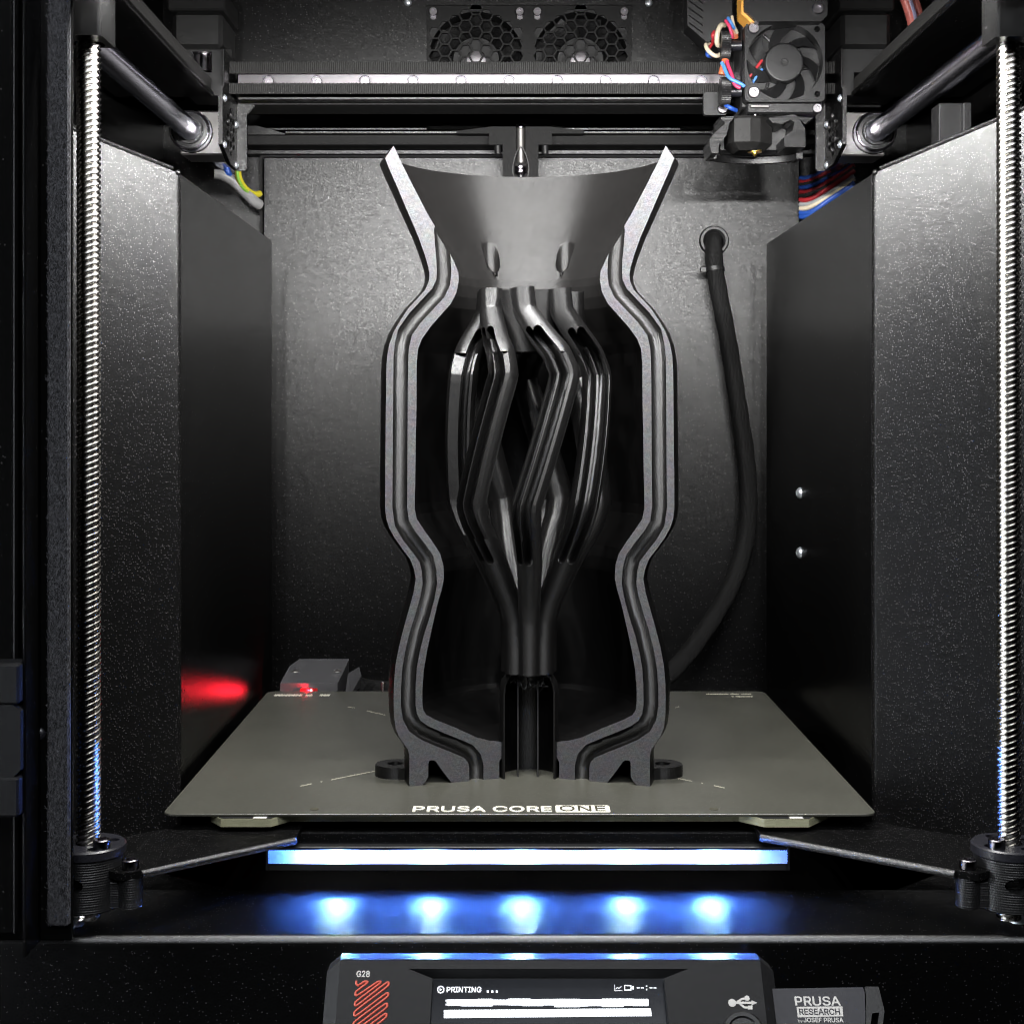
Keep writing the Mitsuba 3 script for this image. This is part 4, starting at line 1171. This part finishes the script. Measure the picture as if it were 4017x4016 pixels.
# rear right loom
rngw = np.random.default_rng(21)
loom = [('blue', 688, 640), ('red', 700, 655), ('black', 712, 668), ('blue', 722, 672), ('red', 742, 690), ('black', 756, 700), ('red', 770, 712), ('white', 790, 735), ('cream', 806, 745), ('blue', 822, 760), ('blue', 838, 775)]
words = ['topmost', 'second', 'third', 'fourth', 'fifth', 'sixth', 'seventh', 'eighth', 'ninth', 'tenth', 'lowest']
for (cl, va, vb), w in zip(loom, words):
    wire(cl, [(3140, va + 12, 852), (3190, va + 2 + rngw.uniform(-4, 4), 846), (3245, (va + vb) / 2 + rngw.uniform(-4, 4), 842), (3305, vb - 10, 838), (3350, vb - 45, 836)], f'{cl} wire, {w} of the loom behind the right side panel', 1.5, 'loom wires at the rear right')
wire('coral', [(3535, -40, 800), (3558, 20, 800), (3578, 90, 802), (3586, 180, 806)], 'coral red ribbon wire hanging at the upper right', 2.6)
wire('violet', [(3549, -40, 799), (3573, 20, 799), (3592, 90, 801), (3599, 180, 805)], 'violet ribbon wire hanging right of the coral one', 1.6)
wire('coral', [(3580, -40, 818), (3602, 40, 818), (3625, 110, 820), (3650, 170, 824)], 'coral wire in shade hanging furthest to the right at the top', 2.0)
# shaded parts behind the right panel
mb = thing('metal_bracket', 'upright grey metal bracket above the right side panel', 'bracket')
obj('plate', boxuv(3684, 3778, 404, 566, 640, 652, 0.4), 'grey_plastic', mb)
obj('side', boxuv(3780, 3812, 402, 520, 636, 650, 0.4), 'grey_plastic', mb)
a0, a1 = at(3786, 535, 610), at(3905, 498, 600)
single('clear_tube', 'short pale plastic bar lying behind the top edge of the right panel', 'bar', sweep(np.array([a0, a1]), 2.2, 14), 'grey_metal')

# ------------------------------------------------------------------ control panel on the front, stick in its port
DY, DZ = -12.4 / 18.81, -14.15 / 18.81
NV = np.array([0, DZ, -DY])                       # outward normal of the tilted face
SV = np.array([0, DY, DZ])                        # downward along the face
O = np.array([0, 442.8, -20.55])


def pan(x, s, h=0.0):
    return O + np.array([x, 0, 0]) + SV * s + NV * h


def s_of(v):
    """Distance down the tilted face at pixel row v."""
    k = (v - CV) / F
    return (k * O[1] - (H - O[2])) / (-DZ - k * DY)


def fx(u, v):
    p_ = pan(0, s_of(v))
    return (u - CU) * p_[1] / F


def panel_shape(shape, h0, h1):
    """A shape in (x, -s) on the tilted face between heights h0 and h1."""
    return basis(sh_man(shape, h1 - h0), [1, 0, 0], -SV, NV, O + NV * h0)


def P2(pts):
    return Polygon([(fx(u, v), -s_of(v)) for u, v in pts])


cp = thing('control_panel', 'dark grey slanted control panel with lit screen below the sill', 'control panel')
xL, xR = fx(1334, 3766), fx(2981, 3766)
SB = 46
scr = P2([(1697, 3838), (2606, 3831), (2618, 4016), (1686, 4016)])
sxl, sxr = fx(1697, 3838), fx(2606, 3831)
st_ = s_of(3836)
bev_t = s_of(3797)
bxl, bxr = fx(1597, 3798), fx(2705, 3795)
# body as a hull with chamfered flanks, the screen well cut into it
bodyp = np.array([pan(xL, 0), pan(xR, 0), pan(xL, SB), pan(xR, SB),
                  [xL - 0.3, 451.5, -21.85], [xR + 0.3, 451.5, -21.85],
                  pan(xL - 4.0, 2.3, -3.0), pan(xR + 4.2, 2.3, -3.0), pan(xL - 4.2, SB, -3.0), pan(xR + 4.4, SB, -3.0),
                  [xL - 4.2, 453.5, -25.5], [xR + 4.4, 453.5, -25.5], [xL - 4.2, 477.8, -40], [xR + 4.4, 477.8, -40], [xL - 4.2, 477.8, -70], [xR + 4.4, 477.8, -70]])
body = Manifold.hull_points(bodyp.astype(np.float32))
top_ = np.array([pan(xL, 0), pan(xR, 0), [xL - 0.3, 451.5, -21.85], [xR + 0.3, 451.5, -21.85]])
obj('top_bevel', Manifold.hull_points(np.vstack([top_ + [0, 0, 0.25], top_ - [0, 0, 0.6]]).astype(np.float32)), 'bevel_gloss', cp, smooth=False)
dep = 3.4
well = Manifold.hull_points(np.array([pan(bxl, bev_t, 0.3), pan(bxr, bev_t, 0.3), pan(bxl + 1.5, SB - 4, 0.3), pan(bxr - 1.5, SB - 4, 0.3),
                                      pan(sxl, st_ + 0.4, -dep), pan(sxr, st_ + 0.4, -dep), pan(sxl, SB - 6, -dep), pan(sxr, SB - 6, -dep)]).astype(np.float32))
well = Manifold.hull_points(np.array([pan(bxl, bev_t, 0.3), pan(bxr, bev_t, 0.3), pan(sxl - 0.3, st_, 0.3), pan(sxr + 0.3, st_, 0.3), pan(sxl - 1, SB - 4, 0.3), pan(sxr + 1, SB - 4, 0.3),
                                      pan(sxl, st_, -dep), pan(sxr, st_, -dep), pan(sxl - 0.8, SB - 6, -dep), pan(sxr + 0.8, SB - 6, -dep)]).astype(np.float32))
well = Manifold.hull_points(np.array([pan(bxl, bev_t, 0.2), pan(bxr, bev_t, 0.2), pan(sxl, st_, 0.2), pan(sxr, st_, 0.2), pan(sxl, st_ - 1.2, -dep), pan(sxr, st_ - 1.2, -dep), pan(sxl, st_, -dep), pan(sxr, st_, -dep)]).astype(np.float32)) \
    + Manifold.hull_points(np.array([pan(sxl, st_ - 1.2, 0.2), pan(sxr, st_ - 1.2, 0.2), pan(sxl - 1, SB - 4, 0.2), pan(sxr + 1, SB - 4, 0.2), pan(sxl, st_ - 1.2, -dep), pan(sxr, st_ - 1.2, -dep), pan(sxl - 1, SB - 4, -dep), pan(sxr + 1, SB - 4, -dep)]).astype(np.float32))
obj('housing', body - well, 'panel_plastic', cp, smooth=15)
hs = -dep + 0.1
sc = obj('screen', panel_shape(sbox(sxl - 0.6, -(SB - 5), sxr + 0.6, -(st_ - 1.0)), -dep - 0.2, hs), 'screen_glass', cp, smooth=False)
# well depth shifts what is seen; letters are set on the glass so that they appear at their pixel
def gl(u, v):
    """(x, s) on the glass of what is seen at (u, v)."""
    k = (v - CV) / F
    o = O + NV * hs
    s = (k * o[1] - (H - o[2])) / (-DZ - k * DY)
    y = o[1] + DY * s
    return (u - CU) * y / F, s


def gtext(sx, u0, u1, v0, v1, bold=True):
    x0, s0 = gl(u0, v1); x1, _ = gl(u1, v1); _, s1 = gl(u0, v0)
    return text(sx, s0 - s1, pan(x0, s0, hs), [1, 0, 0], -SV, 0.3, bold, x1 - x0, -0.1)


def gshape(pts):
    return Polygon([(gl(u, v)[0], -gl(u, v)[1]) for u, v in pts])


glow = {}


def gput(part, shape, k, h=0.06):
    m = shape if isinstance(shape, trimesh.Trimesh) else to_tri(panel_shape(shape, hs - 0.1, hs + h + 0.12))
    glow.setdefault((part, k), []).append(m)


gput('screen_text', gtext('PRINTING', 1752, 1888, 3870, 3890), 0.85)
gput('screen_dots', unary_union([gshape([(u - 4, 3884), (u + 4, 3884), (u + 4, 3892), (u - 4, 3892)]).buffer(0.02) for u in (1914, 1931, 1949)]), 0.85)
cx_, cs_ = gl(1729, 3880)
ring_ = Point(cx_, -cs_).buffer(1.12).difference(Point(cx_, -cs_).buffer(0.78)).union(Polygon([(cx_ - 0.36, -cs_ - 0.45), (cx_ - 0.36, -cs_ + 0.45), (cx_ + 0.46, -cs_)]))
gput('play_icon', ring_, 0.85)
gput('progress_bar', gshape([(1741, 3960), (2553, 3953), (2557, 3984), (1741, 3992)]), 0.62)
rngb = np.random.default_rng(17)
for i in range(13):
    ua = 1748 + i * 61 + rngb.uniform(-6, 6)
    ub = min(ua + rngb.uniform(60, 110), 2545)
    va, vb = 3917 + rngb.uniform(-2, 3), 3944 + rngb.uniform(-3, 5)
    gput('blurred_line', gshape([(ua, va), (ub, va), (ub, vb), (ua, vb)]).buffer(-0.25).buffer(0.25), (0.42, 0.62, 0.80)[i * 7 % 3], h=0.05 + 0.01 * i)
for v in (3921, 3936):
    gput('blurred_line', gshape([(1747, v), (2540, v - 4), (2540, v + 2), (1747, v + 6)]), 0.62, h=0.16)
gput('chart_icon', LineString([gl(2411, 3862)[0:1] + (-gl(2411, 3862)[1],), (gl(2411, 3884)[0], -gl(2411, 3884)[1]), (gl(2440, 3884)[0], -gl(2440, 3884)[1])]).buffer(0.09).union(
    LineString([(gl(2416, 3878)[0], -gl(2416, 3878)[1]), (gl(2422, 3871)[0], -gl(2422, 3871)[1]), (gl(2428, 3876)[0], -gl(2428, 3876)[1]), (gl(2438, 3867)[0], -gl(2438, 3867)[1])]).buffer(0.09)), 0.4)
cam_ = gshape([(2450, 3864), (2475, 3864), (2475, 3882), (2450, 3882)])
gput('camera_icon', cam_.buffer(0.15).difference(cam_.buffer(-0.15)).union(gshape([(2477, 3870), (2486, 3865), (2486, 3881), (2477, 3876)])), 0.85)
gput('clock_dashes', unary_union([gshape([(u, 3871), (u + 11, 3871), (u + 11, 3875), (u, 3875)]) for u in (2498, 2514, 2548, 2564)] + [gshape([(2534, v), (2539, v), (2539, v + 5), (2534, v + 5)]) for v in (3864, 3877)]), 0.85)
for (part, k), ms in glow.items():
    obj(part, ms, 'lamp_body', cp, smooth=False, emitter=emit([0.84, 0.92, 1.0], k / 32, 0.1))
# print and relief on the face
x0, s0 = fx(1398, 3830), s_of(3830)
obj('code_print', text('G28', s0 - s_of(3807), pan(x0, s0), [1, 0, 0], -SV, 0.3, True, fx(1450, 3830) - x0, -0.1), 'label_white', cp, smooth=False)
zig = [(316, 312), (320, 345), (335, 352), (410, 318), (395, 318), (370, 318)]
zig = [(318, 313), (316, 338), (330, 352), (345, 345), (385, 318), (412, 318), (414, 328), (312, 405), (310, 432), (322, 440), (500, 318), (522, 318), (524, 330), (308, 490), (304, 518), (318, 526), (572, 326), (592, 326), (590, 356), (302, 570), (298, 604), (312, 612),
       (570, 416), (588, 416), (586, 446), (296, 660), (292, 690), (306, 700), (560, 505), (580, 505), (578, 538), (292, 745), (288, 778), (300, 786), (556, 590), (574, 590), (572, 622), (290, 830)]
pth = np.array([pan(fx(1250 + a * 0.4658, 3700 + b_ * 0.4658), s_of(3700 + b_ * 0.4658), 0.05) for a, b_ in zig])
# soften the corners
dn = []
for i in range(len(pth) - 1):
    dn += list(np.linspace(pth[i], pth[i + 1], 5, endpoint=False))
dn = np.array(dn + [pth[-1]])
for _ in range(2):
    dn[1:-1] = 0.25 * dn[:-2] + 0.5 * dn[1:-1] + 0.25 * dn[2:]
obj('zigzag_emblem', sweep(dn, 0.33, 10), 'orange_enamel', cp, smooth=60, label='raised orange zigzag line emblem')
# usb trident
def fp(u, v):
    return (fx(u, v), -s_of(v))
us_ = [Point(*fp(2872, 3932)).buffer(1.15), LineString([fp(2872, 3932), fp(2955, 3932)]).buffer(0.32), Polygon([fp(2948, 3922), fp(2970, 3932), fp(2948, 3942)]),
       LineString([fp(2890, 3931), fp(2910, 3917), fp(2925, 3916)]).buffer(0.3), Point(*fp(2930, 3914)).buffer(0.78),
       LineString([fp(2900, 3933), fp(2920, 3950), fp(2936, 3951)]).buffer(0.3), Polygon([fp(2934, 3943), fp(2952, 3943), fp(2952, 3958), fp(2934, 3958)])]
obj('port_symbol', panel_shape(unary_union(us_), -0.1, 0.2), 'label_white', cp, smooth=False)
kx, ks = fx(2912, 4016), s_of(4052)
obj('knob', basis(lathe([(0, 0), (6.2, 0), (6.2, 0.9), (5.7, 1.4), (4.6, 1.4), (4.2, 0.9), (0, 0.9)], (0, 0, 0), 48), [1, 0, 0], -SV, NV, pan(kx, ks, 0)), 'grey_plastic', cp)

stick = thing('memory_stick', 'grey memory stick with printed label plugged into the right panel edge', 'memory stick')
hb = -2.2


def sp_(u, v):
    k = (v - CV) / F
    o = O + NV * hb
    s = (k * o[1] - (H - o[2])) / (-DZ - k * DY)
    return (u - CU) * (o[1] + DY * s) / F, -s


def S2(pts):
    return Polygon([sp_(u, v) for u, v in pts])


obj('body', panel_shape(S2([(3030, 3876), (3385, 3870), (3392, 3890), (3395, 3990), (3390, 4080), (3040, 4080)]), hb - 5, hb), 'label_grey', stick, smooth=25)
capm = S2([(3390, 3871), (3445, 3871), (3468, 3965), (3455, 4080), (3390, 4080), (3397, 3990), (3396, 3900)]).buffer(-0.3).buffer(0.3).difference(S2([(3420, 3975), (3448, 3972), (3440, 4030), (3412, 4030)]).buffer(-0.2).buffer(0.2))
obj('cap', panel_shape(capm, hb - 5.5, hb + 0.6), 'grey_plastic', stick, smooth=25)


def stext(sx, u0, u1, v0, v1, h=0.0, bold=True):
    x0, s0 = sp_(u0, v1); x1, _ = sp_(u1, v1); _, s1 = sp_(u0, v0)
    return text(sx, s1 - s0, O + np.array([x0, 0, 0]) - SV * s0 + NV * (hb + h), [1, 0, 0], -SV, 0.3, bold, x1 - x0, -0.1)


obj('label_text', stext('PRUSA', 3120, 3299, 3908, 3942), 'label_white', stick, smooth=False)
obj('label_band', panel_shape(S2([(3125, 3948), (3304, 3946), (3308, 3985), (3129, 3989)]), hb - 0.1, hb + 0.2), 'label_white', stick, smooth=False)
obj('label_text', stext('RESEARCH', 3136, 3296, 3956, 3979, 0.16), 'label_grey', stick, smooth=False)
obj('label_text', stext('by', 3131, 3149, 3997, 4008, 0, False), 'label_white', stick, smooth=False)
obj('label_text', stext('JOSEF PRUSA', 3153, 3309, 3991, 4008), 'label_white', stick, smooth=False)
